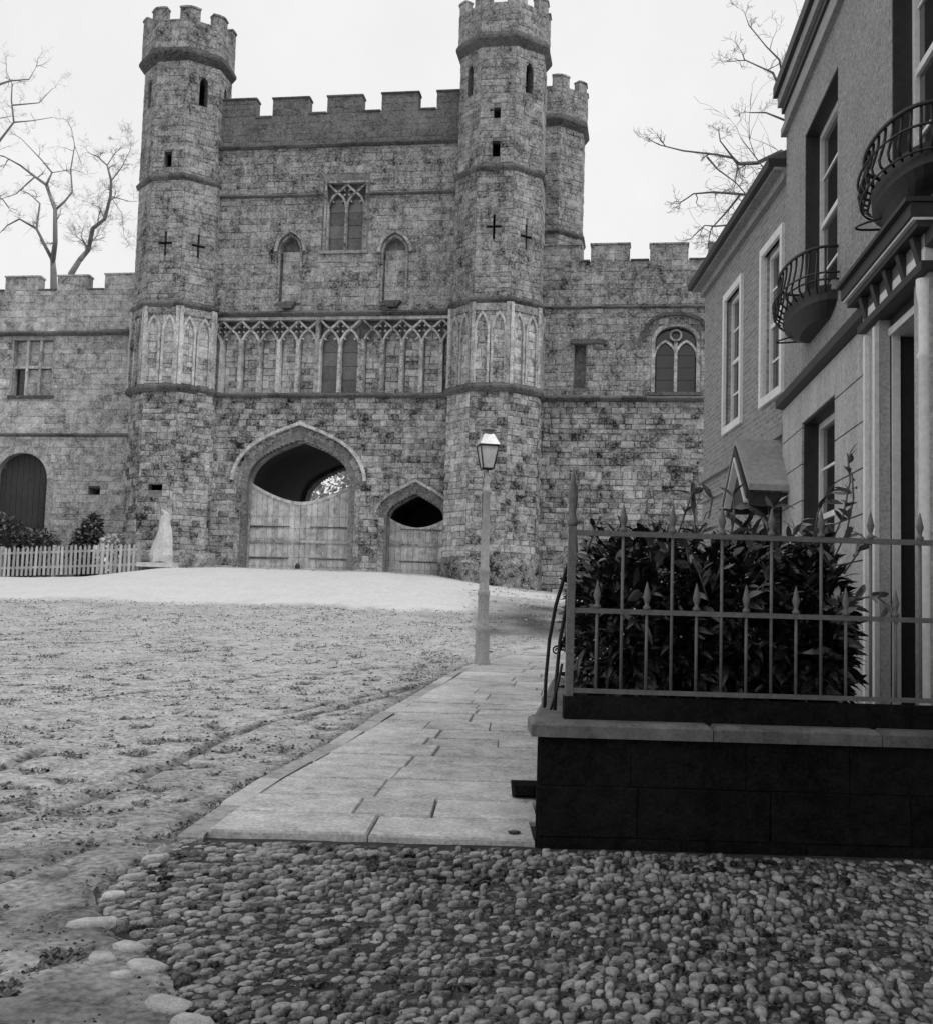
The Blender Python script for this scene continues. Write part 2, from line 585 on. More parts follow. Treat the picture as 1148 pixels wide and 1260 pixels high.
from mathutils import noise as mnoise
RUT_CACHE = {}
def rut_d(x, y):
    if y > 20 or x > 1:
        return 9
    if (x, y) not in RUT_CACHE:
        RUT_CACHE[(x, y)] = min(seg_dist(x, y, L) for L in RUTS)
    return RUT_CACHE[(x, y)]
def hoof(x, y):
    """trodden pits in the soft ground, 0..1"""
    a = mnoise.noise((x * 4.2 + y * 1.3, y * 3.4 - x * 1.2, 11)) + .55 * mnoise.noise((x * 10, y * 8, 13))
    patch = mnoise.noise((x * .45, y * .4, 17))
    near = 1 - smooth(7, 20, y)
    return smooth(.30 - .22 * patch - .16 * near, .62 - .2 * patch, a)
def build_ground():
    xs, ys = [], []
    x = -16.0
    while x < 8:
        xs.append(x)
        x += .05 if -4.4 < x < .6 else (.11 if -6 < x < 2 else .25)
    xs = [-1500, -500, -200, -90, -60, -40, -30, -24, -19] + xs + [9, 12, 16, 22, 30, 45, 70, 120, 300, 800, 1500]
    y = 1.0
    while y < 46:
        ys.append(y)
        y += .1 if y < 3.2 else (.055 if y < 9.5 else (.1 if y < 15 else (.2 if y < 24 else .4)))
    ys = [-600, -200, -80, -40, -20, -10, -4, -1] + ys + [48, 52, 60, 80, 130, 300, 800, 2500]
    v, f = [], []
    for yy in ys:
        for xx in xs:
            z = ground_z(xx, yy)
            if 1 < yy < 46 and -16 < xx < 8:
                k = smooth(1, 3, yy)
                d = rut_d(xx, yy)
                rut = -.035 * max(0, 1 - d / .06) + .006 * max(0, 1 - abs(d - .1) / .05) - .026 * hoof(xx, yy)
                n1 = mnoise.noise((xx * 1.1, yy * .8, 0)) * .012 + mnoise.noise((xx * 4.3, yy * 3.1, 3)) * .007 + mnoise.noise((xx * 13, yy * 11, 7)) * .007
                ed = (kerb_x(yy) if yy > 5.94 else cob_x(yy)) - xx
                fade = smooth(0, .35, ed) if ed > 0 else 0
                if yy < 5.94 and -.5 < ed:
                    z += .05 * smooth(4.4, 5.9, yy) * (1 - smooth(0, .5, ed)) * smooth(-.12, 0, ed)
                z += (rut + n1) * k * max(fade, 0)
                if 0 < ed < .22 and yy > 5.7:
                    z -= .045 * (1 - ed / .22)
                if ed < 0:
                    z -= .02 * smooth(.02, .1, -ed) + .12 * smooth(.05, .4, -ed)
            v.append((xx, yy, z))
    nx = len(xs)
    for j in range(len(ys) - 1):
        for i in range(nx - 1):
            f.append((j * nx + i, j * nx + i + 1, (j + 1) * nx + i + 1, (j + 1) * nx + i))
    mb = MB()
    mb.add(v, f, True)
    return mb

def ground_mat():
    m = gmat('rough_grass_ground', .365, (0.9, .22), (5, .4), fine=.6, fs=26, bump=.55, rough=1.0, spec=.03)
    n, l = m.node_tree.nodes, m.node_tree.links
    b = n['Principled BSDF']
    src = b.inputs['Base Color'].links[0].from_socket
    geo = n.new('ShaderNodeNewGeometry')
    # trampled, muddy specks drawn out along the slope
    mp = n.new('ShaderNodeMapping')
    mp.inputs['Rotation'].default_value = (0, 0, R_(-28))
    mp.inputs['Scale'].default_value = (2.2, 3.0, 1)
    l.new(geo.outputs['Position'], mp.inputs['Vector'])
    t = n.new('ShaderNodeTexNoise')
    t.inputs['Scale'].default_value = 2.6
    t.inputs['Detail'].default_value = 9
    t.inputs['Roughness'].default_value = .78
    l.new(mp.outputs[0], t.inputs['Vector'])
    rp = n.new('ShaderNodeValToRGB')
    rp.color_ramp.elements[0].position = .33
    rp.color_ramp.elements[0].color = (.22, .22, .22, 1)
    rp.color_ramp.elements[1].position = .46
    rp.color_ramp.elements[1].color = (1, 1, 1, 1)
    l.new(t.outputs[0], rp.inputs[0])
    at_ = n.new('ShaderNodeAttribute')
    at_.attribute_name = 'mud_shade'
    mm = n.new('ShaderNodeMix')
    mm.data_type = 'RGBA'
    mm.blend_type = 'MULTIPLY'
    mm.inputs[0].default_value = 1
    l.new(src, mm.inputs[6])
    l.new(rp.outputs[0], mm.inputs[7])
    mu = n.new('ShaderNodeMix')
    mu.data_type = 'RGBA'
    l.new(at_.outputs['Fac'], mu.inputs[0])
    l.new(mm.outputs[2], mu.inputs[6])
    dark_ground = n.new('ShaderNodeMix')
    dark_ground.data_type = 'RGBA'
    dark_ground.blend_type = 'MULTIPLY'
    dark_ground.inputs[0].default_value = 1
    l.new(mm.outputs[2], dark_ground.inputs[6])
    dark_ground.inputs[7].default_value = (.2, .2, .2, 1)  # darker tone for muddy ruts and pits, and for painted shade
    l.new(dark_ground.outputs[2], mu.inputs[7])
    ar = n.new('ShaderNodeAttribute')
    ar.attribute_name = 'road'
    mr_ = n.new('ShaderNodeMix')
    mr_.data_type = 'RGBA'
    l.new(ar.outputs['Fac'], mr_.inputs[0])
    l.new(mu.outputs[2], mr_.inputs[6])
    pale = n.new('ShaderNodeMix')
    pale.data_type = 'RGBA'
    pale.inputs[0].default_value = .5
    pale.inputs[6].default_value = (.72, .72, .72, 1)
    l.new(src, pale.inputs[7])
    l.new(pale.outputs[2], mr_.inputs[7])
    l.new(mr_.outputs[2], b.inputs['Base Color'])
    return m
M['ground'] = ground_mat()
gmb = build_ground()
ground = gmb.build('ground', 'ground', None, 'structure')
ga = ground.data.attributes.new('mud_shade', 'FLOAT', 'POINT')
mud_shade = []
for (xx, yy, zz) in gmb.v:
    mval = 0.0
    if 1 < yy < 22 and -16 < xx < 6:
        d = rut_d(xx, yy)
        mval = min(1, 1.8 * max(0, 1 - d / .075)) * (.75 + .9 * mnoise.noise((xx * 4, yy * 3, 1)))
        mval = max(mval, .8 * hoof(xx, yy), .6 * (1 - smooth(3.5, 11, yy)) * (.8 + mnoise.noise((xx * 2, yy * 2, 21))))
        ed = kerb_x(yy) - xx if yy > 5.9 else 9
        if 0 < ed < .3:
            mval = max(mval, min(1, 1.7 * (1 - ed / .3)) * 1.0 * (.6 + .6 * mnoise.noise((xx * 3, yy * 3, 9))))  # kerb's gutter shadow painted into the ground colour
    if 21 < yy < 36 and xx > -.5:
        mval = max(mval, .85 * smooth(.0, .6, xx) * (1 - smooth(33, 36, yy)) * smooth(21, 24, yy) * (.8 + .8 * mnoise.noise((xx * .9, yy * .5, 4))))  # shadow right of the lamp painted into the grass colour
    mud_shade.append(min(max(mval, 0), 1))
ga.data.foreach_set('value', mud_shade)
gr_ = ground.data.attributes.new('road', 'FLOAT', 'POINT')
road = []
for (xx, yy, zz) in gmb.v:
    ya = 30.2 + .05 * (xx + 6) + mnoise.noise((xx * .35, 0, 0)) * 1.1 + mnoise.noise((xx * 1.7, 3, 0)) * .5
    yb = 41.9 - .16 * (xx + 6) + mnoise.noise((xx * .5, 5, 0)) * .4
    far_r = 1 - smooth(0, 2.5, xx + .8) if yy < 37 else 1 - smooth(3, 5, xx)
    road.append(smooth(-.9, .8, yy - ya + .8 * mnoise.noise((xx * 2.3, yy * 1.4, 8))) * (1 - smooth(-.4, .4, yy - yb)) * far_r)
gr_.data.foreach_set('value', road)

# ------------------------------------------------------------------ pavement: bed, flagstones, kerb stones
def pave_right(y):
    if y < 10.6:
        return .36 + .0998 * (y - 6)
    return 3.25
bed = MB()
rows = []
y = 5.99
while y < 21.2:
    rows.append(y)
    y += rng.uniform(.34, .6)
for a, b in zip(rows, rows[1:]):
    xa, xb = kerb_x(a) + .13, kerb_x(b) + .13
    ra, rb = pave_right((a + b) / 2) + .3, pave_right((a + b) / 2) + .3
    z = ground_z(0, (a + b) / 2) + .035
    za, zb = ground_z(0, a) + .035, ground_z(0, b) + .035
    bed.add([(xa, a, za), (ra, a, za), (rb, b, zb), (xb, b, zb)], [(0, 1, 2, 3)])
pave = bed.build('pavement', 'bed', None, 'structure')
for ri, (a, b) in enumerate(zip(rows, rows[1:])):
    x0a, x0b = kerb_x(a) + .14, kerb_x(b) + .14
    xr = pave_right((a + b) / 2) + .01
    L = xr - (x0a + x0b) / 2
    if L < .3:
        continue
    k = max(1, round(L / rng.uniform(.5, .85)))
    cuts = [0] + sorted((i + rng.uniform(-.25, .25)) / k for i in range(1, k)) + [1]
    for c0, c1 in zip(cuts, cuts[1:]):
        g = rng.uniform(.001, .008)
        P = []
        dz = rng.uniform(-.004, .006)
        tx, ty = rng.uniform(-.006, .006), rng.uniform(-.006, .006)
        gy = rng.uniform(.004, .011)
        for (yy, xl) in ((a + gy, x0a), (b - gy, x0b)):
            for cc, sg in ((c0, 1), (c1, -1)):
                xx = xl + (xr - xl) * cc + sg * g
                P.append((xx, yy))
        P = [P[0], P[1], P[3], P[2]]
        cx = sum(p[0] for p in P) / 4
        cy = sum(p[1] for p in P) / 4
        zc = ground_z(0, cy) + .085
        sl = (ground_z(0, b) - ground_z(0, a)) / (b - a)
        def zz(p):
            return zc + (p[1] - cy) * sl + dz + (p[0] - cx) * tx + (p[1] - cy) * ty
        top0 = [(p[0], p[1], zz(p) - .012) for p in P]
        top = [(p[0] + (cx - p[0]) * .02, p[1] + (cy - p[1]) * .025, zz(p)) for p in P]
        bot = [(p[0], p[1], zz(p) - .07) for p in P]
        mb = MB()
        mb.add(bot + top0 + top, STONE_F)
        mb.build('flagstone', 'flag', pave)
# kerb stones follow the edge
def along(poly, step):
    pts, acc = [], 0
    for (ax, ay), (bx, by) in zip(poly, poly[1:]):
        L = math.hypot(bx - ax, by - ay)
        n = max(1, int(L / .05))
        for i in range(n):
            pts.append((ax + (bx - ax) * i / n, ay + (by - ay) * i / n))
    out, last = [pts[0]], pts[0]
    for p in pts:
        if math.hypot(p[0] - last[0], p[1] - last[1]) >= step():
            out.append(p)
            last = p
    return out
kp = along(KERB, lambda: rng.uniform(.55, .95))
for (ax, ay), (bx, by) in zip(kp, kp[1:]):
    dx, dy = bx - ax, by - ay
    L = math.hypot(dx, dy)
    nx_, ny_ = dy / L, -dx / L
    g = .008 / L
    A = [(ax + dx * g, ay + dy * g), (bx - dx * g, by - dy * g)]
    h = rng.uniform(.075, .092)
    j = rng.uniform(-.012, .012)
    base = [A[0], (A[0][0] + nx_ * .13, A[0][1] + ny_ * .13), (A[1][0] + nx_ * .13, A[1][1] + ny_ * .13), A[1]]
    base = [(p[0] + nx_ * j, p[1] + ny_ * j) for p in base]
    c = (sum(p[0] for p in base) / 4, sum(p[1] for p in base) / 4)
    v = [(p[0], p[1], ground_z(*p) - .15) for p in base] + [(p[0], p[1], ground_z(0, p[1]) + h - .02) for p in base] + \
        [(p[0] + (c[0] - p[0]) * .05 + nx_ * .008, p[1] + (c[1] - p[1]) * .05, ground_z(0, p[1]) + h + rng.uniform(-.004, .004)) for p in base]
    mb = MB()
    mb.add(v, STONE_F)
    mb.build('kerb_stone', 'kerb', pave)
# small iron plug let into the first flag, dark stone block at the foot of the garden wall
p = at(638, 1038, 6.02)
pl = MB()
pl.lathe([(.032, 0), (.032, .006), (.02, .009)], (.29, 6.12, ground_z(0, 6.12) + .088), 10)
pl.build('iron_plug', 'iron_dark', pave)

# ------------------------------------------------------------------ cobbles
def cob_mesh(k):
    r = random.Random(k)
    mb = MB()
    n = 8
    P = []
    shape = [r.uniform(.72, 1.18) for _ in range(n)]
    for (rad, z) in ((1, -.6), (1, .25), (.9, .64), (.62, .8)):
        for i in range(n):
            q = 2 * math.pi * i / n
            rr = rad * shape[i] * r.uniform(.93, 1.05)
            P.append((rr * math.cos(q), rr * math.sin(q), z + r.uniform(-.07, .07)))
    Fc = []
    for j in range(3):
        for i in range(n):
            Fc.append((j * n + i, j * n + (i + 1) % n, (j + 1) * n + (i + 1) % n, (j + 1) * n + i))
    Fc.append(tuple(range(3 * n, 4 * n)))
    mb.add(P, Fc, True)
    me = mb.mesh('cobble')
    me.materials.append(M['cobble'])
    return me
COBS = [cob_mesh(k) for k in range(8)]
cb = MB()
v, f = [], []
nX, nY = 60, 40
for j in range(nY + 1):
    yy = .6 + (6.6 - .6) * j / nY
    for i in range(nX + 1):
        xl = cob_x(min(yy, 5.94)) + .03 + mnoise.noise((yy * 5, 1, 1)) * .06
        xx = xl + (3.4 - xl) * i / nX
        if i == 0:
            v.append((xx - .1, yy, ground_z(0, yy) - .04))
            continue
        v.append((xx, yy, cob_z(yy) - .004 + mnoise.noise((xx * 3, yy * 3, 0)) * .004 + mnoise.noise((xx * 11, yy * 11, 0)) * .004))
for j in range(nY):
    for i in range(nX):
        a = j * (nX + 1) + i
        f.append((a, a + 1, a + nX + 2, a + nX + 1))
cb.add(v, f, True)
cobbles = cb.build('cobbled_forecourt', 'cobble_earth', None, 'structure')
spots = []
yy = 2.3
while yy < 5.93:
    xx = cob_x(yy) + .06 + rng.uniform(0, .05)
    rowh = rng.uniform(.05, .08)
    while xx < 2.7:
        a = rng.choice((rng.uniform(.010, .019), rng.uniform(.015, .026), rng.uniform(.02, .032)))
        lim = 5.9 if xx < .42 else 6.02
        if yy < lim:
            sink = mnoise.noise((xx * 1.2, yy * 1.2, 5))
            if rng.random() > .03:
                spots.append((xx + a, yy + rng.uniform(-.014, .014), a * rng.uniform(.9, 1.1), rowh * rng.uniform(.42, .66), rng.gauss(-.45 + .25 * xx, .25), max(0, sink)))
        xx += 1.9 * a + rng.uniform(.0, .006)
    yy += rowh
def seen(s):
    d = Vector((s[0], s[1] * math.cos(PITCH), 0))
    px = CX + s[0] / s[1] * F_PX
    py = 757 + (CH - ground_z(0, s[1])) / s[1] * F_PX
    return -10 < px < 1160 and py < 1280
spots.sort(key=lambda s: (not seen(s), -(s[2] * s[3]) / s[1] ** 1.0))
rest = MB()
for i, (x, y, a, b, q, sk) in enumerate(spots):
    z = cob_z(y) - .007 * min(sk * 2.5, 1) + rng.uniform(-.006, .004)
    hgt = rng.uniform(.009, .022)
    me = COBS[i % 8]
    if i < 300:
        link('cobble', me, None, cobbles, None, (x, y, z - .008), (rng.gauss(0, .1), rng.gauss(0, .1), q), (a, b, hgt * 1.5))
    else:
        c, s = math.cos(q), math.sin(q)
        rest.add([(x + vv.co.x * a * c - vv.co.y * b * s, y + vv.co.x * a * s + vv.co.y * b * c, z - .008 + vv.co.z * hgt * 1.5) for vv in me.vertices], [tuple(pp.vertices) for pp in me.polygons], True)
rest.build('smaller_cobbles', 'cobble', cobbles, 'stuff')
# larger edging stones along the left of the cobbles
for k, (px, py, a, b, q) in enumerate([(118, 1140, .10, .05, .35), (160, 1168, .075, .045, -.3), (128, 1180, .06, .05, -.5), (182, 1192, .095, .06, -.75), (150, 1205, .05, .035, .2), (205, 1240, .12, .075, -.6), (235, 1262, .08, .06, -.3), (140, 1110, .06, .04, .7), (165, 1090, .075, .03, .8), (190, 1070, .08, .03, .85)]):
    x, y = on_ground(px, py)
    link('edging_stone', cob_mesh(40 + k), None, cobbles, None, (x, y, cob_z(y) - .005), (0, 0, q), (a, b, .03)).data.materials[0] = M['edge']

# ================================================================== GATEHOUSE
GO = at(363, 700, 44)
GYAW = R_(9)
GZ = 2.9
gate = thing('gatehouse', 'tall battlemented stone gatehouse with two octagonal turrets and arched gateway', 'gatehouse', (GO.x, GO.y, 0), -GYAW, zero=GZ)
front = Facet(0, 0, 0)
st = {'stone': [], 'rubble': [], 'stone_dark': [], 'stone_pale': []}

big = [(-2.0, 1.0)] + arch(-2.0, 1.97, 6.22, 7.82, 12) + [(1.97, 1.0)]
small = [(3.43, 1.0)] + arch(3.43, 5.55, 4.95, 5.86, 10, (.02, .5), (.5, .34)) + [(5.55, 1.0)]
def grow(path, d):
    return offset(path, d)
H_big, H_small = hole_poly(big), hole_poly(small)
H_bigS, H_smallS = hole_poly(grow(big, .42)), hole_poly(grow(small, .3))
nicheL = [(-1.08, 13.1)] + arch(-1.08, -.3, 15.1, 15.72, 7, (0, .5), (.5, .15)) + [(-.3, 13.1)]
nicheR = [(2.96, 13.08)] + arch(2.96, 3.82, 15.0, 15.62, 7, (0, .5), (.5, .15)) + [(3.82, 13.08)]
H_arc = rect(-4.3, 6.2, 9.62, 12.56)
H_win = rect(.63, 2.2, 15.13, 17.86)
holes_b = [H_big, H_small, hole_poly(nicheL), hole_poly(nicheR), H_arc, H_win]
holes_s = [H_bigS, H_smallS, hole_poly(grow(nicheL, .1)), hole_poly(grow(nicheR, .1)), H_arc, rect(.5, 2.33, 15.0, 17.95)]
wall = MB()
backing(wall, front, -4.2, 6.1, 1.6, 19.25, holes_b, .7)
backing(wall, Facet(0, .06, 0), -4.2, 6.1, 19.25, 20.58, [], .5)
tower_wall = wall.build('tower_wall', 'mortar', gate)
st['rubble'] += masonry(front, -3.9, 5.8, 2.2, 9.5, holes_s, (.17, .27), (.22, .55), (.005, .05))
st['stone'] += masonry(front, -3.9, 5.8, 12.72, 19.25, holes_s)
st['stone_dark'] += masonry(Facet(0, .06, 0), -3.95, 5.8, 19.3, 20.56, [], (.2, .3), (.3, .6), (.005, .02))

# body behind the front: sides, rear wall with its own arch, roof and passage
body = MB()
rear = Facet(0, 7.6, 0)
backing(body, rear, -5.4, 8.2, 1.6, 19.3, [H_big], .7)
body.box(-5.4, -4.9, .9, 7.6, 1.6, 19.3)
body.box(7.7, 8.2, .9, 7.6, 1.6, 19.3)
body.box(-5.2, 8.0, .5, 8.1, 19.3, 19.6)
body.box(7.7, 8.2, .9, 8.2, 19.3, 20.5)
body.build('tower_body', 'stone_dark', gate)
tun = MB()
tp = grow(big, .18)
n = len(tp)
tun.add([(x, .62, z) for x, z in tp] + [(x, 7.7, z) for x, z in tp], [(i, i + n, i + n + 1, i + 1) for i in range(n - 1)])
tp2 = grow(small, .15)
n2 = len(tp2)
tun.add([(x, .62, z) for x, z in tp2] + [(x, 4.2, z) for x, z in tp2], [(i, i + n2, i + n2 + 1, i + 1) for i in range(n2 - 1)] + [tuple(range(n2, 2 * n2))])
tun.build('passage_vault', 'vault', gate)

# mouldings round the arches
def mould(path, a, b, y0, y1, name, mat, parent=gate, fr=None):
    mb = MB()
    mb.ring(path, a, b, y0, y1, fr)
    return mb.build(name, mat, parent)
def voussoirs(archpath, a, b, y0, y1, mat, step):
    """the arch ring stone by stone"""
    L = [0]
    for p, q in zip(archpath, archpath[1:]):
        L.append(L[-1] + math.hypot(q[0] - p[0], q[1] - p[1]))
    k = max(4, round(L[-1] / step))
    def pt(d):
        for i in range(len(L) - 1):
            if d <= L[i + 1] + 1e-6:
                t = (d - L[i]) / (L[i + 1] - L[i])
                return (archpath[i][0] + (archpath[i + 1][0] - archpath[i][0]) * t, archpath[i][1] + (archpath[i + 1][1] - archpath[i][1]) * t)
        return archpath[-1]
    for i in range(k):
        d0, d1 = L[-1] * i / k + .008, L[-1] * (i + 1) / k - .008
        seg = [pt(d0), pt((d0 + d1) / 2), pt(d1)]
        mb = MB()
        mb.ring(seg, a, b, y0 + rng.uniform(-.012, .012), y1)
        mb.build('voussoir', mat, gate)
ab, asm = big[1:-1], small[1:-1]
mould(big, -.02, .12, .30, .66, 'inner_arch_order', 'stone')
mould(big, .1, .2, .12, .4, 'middle_arch_order', 'stone')
mould(ab, .2, .27, .2, .4, 'arch_hollow', 'string')
voussoirs(ab, .27, .46, .0, .3, 'stone', .36)
mould(ab, .46, .52, .06, .2, 'arch_hollow', 'string')
mould(ab, .54, .66, -.16, .1, 'hood_mould', 'stone_pale')
for sx, px in ((-1, -2.0), (1, 1.97)):
    mb = MB()
    z = 2.4
    while z < 6.2:
        h = rng.uniform(.28, .4)
        mb.box(min(px + sx * .22, px + sx * .44), max(px + sx * .22, px + sx * .44), -.015, .35, z, min(z + h - .012, 6.2))
        z += h
    mb.build('jamb', 'stone', gate)
    mb = MB()
    mb.lathe([(.09, 2.2), (.09, 2.7), (.065, 2.8), (.065, 5.95), (.1, 6.05), (.11, 6.2)], (px + sx * .16, .1, 0), 10, smooth=True)
    mb.build('jamb_shaft', 'stone', gate)
mould(small, -.02, .1, .3, .62, 'inner_arch_order', 'stone')
voussoirs(asm, .1, .27, .05, .35, 'stone', .28)
mould(asm, .38, .48, -.14, .1, 'hood_mould', 'stone_pale')
mould(asm, .28, .37, .06, .2, 'hood_hollow', 'string')
for sx, px in ((-1, 3.43), (1, 5.55)):
    mb = MB()
    z = 2.2
    while z < 4.95:
        h = rng.uniform(.25, .38)
        mb.box(min(px + sx * .09, px + sx * .30), max(px + sx * .09, px + sx * .30), -.01, .35, z, min(z + h - .012, 4.95))
        z += h
    mb.build('jamb', 'stone', gate)

# gates: scooped top, planks, rails, studs
def leaf(x0, x1, zb, ztop, y, npl, name):
    lf = MB()
    lf.box(x0, x1, y + .06, y + .11, zb, zb + .22)
    lf.box(x0, x1, y + .06, y + .11, zb + 1.05, zb + 1.25)
    if ztop((x0 + x1) / 2) > zb + 2.3:
        lf.box(x0, x1, y + .06, y + .11, zb + 2.0, zb + 2.15)
    leafo = lf.build(name, 'oak', gate)
    w = (x1 - x0) / npl
    for i in range(npl):
        a, b = x0 + w * i + .006, x0 + w * (i + 1) - .006
        m = (a + b) / 2
        dy = rng.uniform(-.008, .008)
        mb = MB()
        mb.poly([(a, zb), (b, zb), (b, ztop(b)), (m, ztop(m)), (a, ztop(a))], y + dy, y + .06)
        mb.build('plank', 'oak', leafo)
    cap = MB()
    k = 14
    for i in range(k):
        a, b = x0 + (x1 - x0) * i / k, x0 + (x1 - x0) * (i + 1) / k
        cap.poly([(a, ztop(a) - .1), (b, ztop(b) - .1), (b, ztop(b) + .02), (a, ztop(a) + .02)], y - .025, y + .09)
    cap.build('top_rail', 'oak', leafo)
    rl = MB()
    rl.box(x0 + .02, x1 - .02, y - .03, y + .01, zb + 1.05, zb + 1.14)
    rl.build('rail', 'stone_pale', leafo)
    for zz in (zb + .42, zb + 1.62):
        hg = MB()
        if x0 > 3 or x0 > -1:
            hg.poly([(x1, zz), (x1, zz + .06), (x1 - (x1 - x0) * .8, zz + .06), (x1 - (x1 - x0) * .8, zz + .03)], y - .03, y + .0)
        else:
            hg.poly([(x0, zz), (x0 + (x1 - x0) * .8, zz + .03), (x0 + (x1 - x0) * .8, zz + .06), (x0, zz + .06)], y - .03, y + .0)
        hg.build('strap_hinge', 'string', leafo)
    sd = MB()
    for zz in (zb + .15, zb + .5, zb + 1.0, zb + 1.19, zb + 1.6, zb + 2.05):
        for i in range(npl * 2):
            x = x0 + (x1 - x0) * (i + .5) / (npl * 2)
            if zz < ztop(x) - .15:
                sd.lathe([(.018, -.02), (.018, 0), (.006, .012)], (0, 0, 0), 5)
                for j in range(len(sd.v) - 15, len(sd.v)):
                    a, b, c = sd.v[j]
                    sd.v[j] = (x + a, y - c - .005, zz + b)
    sd.build('studs', 'iron_dark', leafo, 'stuff')
def big_top(x):
    t = abs(x + .02) / 2.0
    return 5.52 + .72 * t ** 1.7
leaf(-1.98, -.025, 2.93, big_top, .5, 9, 'gate_leaf')
leaf(-.015, 1.95, 2.93, big_top, .5, 9, 'gate_leaf')
leaf(3.45, 5.53, 2.9, lambda x: 4.62 + .34 * (abs(x - 4.49) / 1.04) ** 1.9, .5, 9, 'wicket_door')
mb = MB()
mb.lathe([(.09, 2.6), (.09, 3.12), (.05, 3.2)], (-.02, .38, 0), 8)
mb.build('gate_stop', 'iron_dark', gate)
mb = MB()
mb.box(-2.2, 2.2, -.15, .62, 2.3, 2.93)
mb.box(3.2, 5.7, -.15, .62, 2.2, 2.87)
mb.build('threshold', 'stone', gate)

# string courses of the front
def string(x0, x1, z, h, pr, mat='string', parent=gate, fr=front, name='string_course'):
    mb = MB()
    pts = [(0.02, z), (-pr * .55, z), (-pr, z + h * .35), (-pr, z + h * .55), (0.02, z + h)]
    x = x0
    while x < x1 - .05:
        w = min(rng.uniform(.7, 1.2), x1 - x)
        j, k = rng.uniform(-.012, .012), rng.uniform(-.008, .008)
        P = [fr(x, a + j, b + k) for a, b in pts] + [fr(x + w - .006, a + j, b + k) for a, b in pts]
        q = len(pts)
        mb.add(P, [tuple(range(q - 1, -1, -1)), tuple(range(q, 2 * q))] + [(i, (i + 1) % q, (i + 1) % q + q, i + q) for i in range(q)])
        x += w
    return mb.build(name, mat, parent)
string(-3.85, 5.75, 9.44, .2, .2)
string(-3.85, 5.75, 12.58, .24, .24)
string(-3.85, .5, 17.27, .14, .12)
string(2.33, 5.75, 17.25, .14, .12)
string(-3.95, 5.75, 19.2, .2, .16)

# blind arcade with lattice tracery
def lattice(xs, zsill, ztop, yb, yf, mat, parent, bw_=.075, backmat='stone_pale', fr=None, rough_ends=()):
    bay = xs[1] - xs[0]
    zs = ztop - bay
    for x in xs:
        mb = MB()
        w = bw_
        mb.poly([(x - w, zsill), (x + w, zsill), (x + w * .8, zs), (x - w * .8, zs)], yf, yb, fr)
        mb.build('mullion', mat, parent)
    tr = MB()
    def bar(pts, w, y0=yf, y1=yb):
        tr.ring(pts, -w, w, y0, y1, fr)
    for i, x in enumerate(xs):
        for sgn in (-1, 1):
            j = i + sgn
            if j < 0 or j >= len(xs):
                continue
            c = [(x, zs - .32 * bay), (x + sgn * .07 * bay, zs + .0 * bay), (x + sgn * .25 * bay, zs + .32 * bay), (x + sgn * .5 * bay, zs + .54 * bay), (x + sgn * .75 * bay, zs + .74 * bay), (x + sgn * bay, ztop)]
            bar(c, .04, yf + .01)
    for i, x in enumerate(xs):
        if 0 < i < len(xs) - 1:                      # quatrefoil cusps in each lozenge
            cz = zs + .55 * bay
            for k in range(4):
                q = math.pi / 4 + k * math.pi / 2
                a = Vector((x + .33 * bay * math.cos(q) * .72, cz + .33 * bay * math.sin(q) * .72))
                b = Vector((x + .14 * bay * math.cos(q), cz + .14 * bay * math.sin(q)))
                bar([(a.x, a.y), (b.x, b.y)], .028, yf + .04)
    for x, x2 in zip(xs, xs[1:]):                     # cusps under each arch head
        m = (x + x2) / 2
        for sgn in (-1, 1):
            bar([(m + sgn * .36 * bay, zs + .12 * bay), (m + sgn * .2 * bay, zs + .02 * bay)], .028, yf + .05)
    tr.build('tracery', mat, parent)
arc_back = MB()
arc_back.box(-4.2, 6.1, .36, .7, 9.62, 12.56)
arc_back.build('arcade_back', 'mortar', gate)
back_f = Facet(0, .36, 0)
lx = [-4.058 + .758 * i for i in range(7)]
rx = [2.26 + .752 * i for i in range(6)]
mxs = [.60, 1.37, 2.14]
for xs in (lx, rx):
    lattice(xs, 9.66, 12.46, .37, .04, 'stone_pale', gate)
    for a, b in zip(xs, xs[1:]):
        st['stone_pale'] += masonry(back_f, a + .09, b - .09, 9.66, 12.0, [], (.16, .32), (.2, .6), (.01, .07))
lattice(mxs, 9.66, 12.46, .37, .02, 'stone_pale', gate, .06)
mb = MB()
mb.box(-4.1, 6.0, -.03, .37, 12.46, 12.57)
mb.build('arcade_top_rail', 'stone_pale', gate)
mb = MB()
mb.box(.43, .58, -.02, .37, 9.64, 12.46)
mb.build('arcade_pier', 'stone_pale', gate)
def panes(x0, x1, z0, z1, y, nx_, nz_, parent, mat='glass', fr=None):
    for i in range(nx_):
        for j in range(nz_):
            a, b = x0 + (x1 - x0) * i / nx_ + .008, x0 + (x1 - x0) * (i + 1) / nx_ - .008
            c, d = z0 + (z1 - z0) * j / nz_ + .008, z0 + (z1 - z0) * (j + 1) / nz_ - .008
            mb = MB()
            t = rng.uniform(-.01, .01)
            mb.box(a, b, y + t, y + .012 + t, c, d, fr)
            mb.build('pane', mat, parent)
for a, b in ((.67, 1.30), (1.44, 2.07)):
    panes(a, b, 9.66, 12.3, .3, 1, 5, gate)

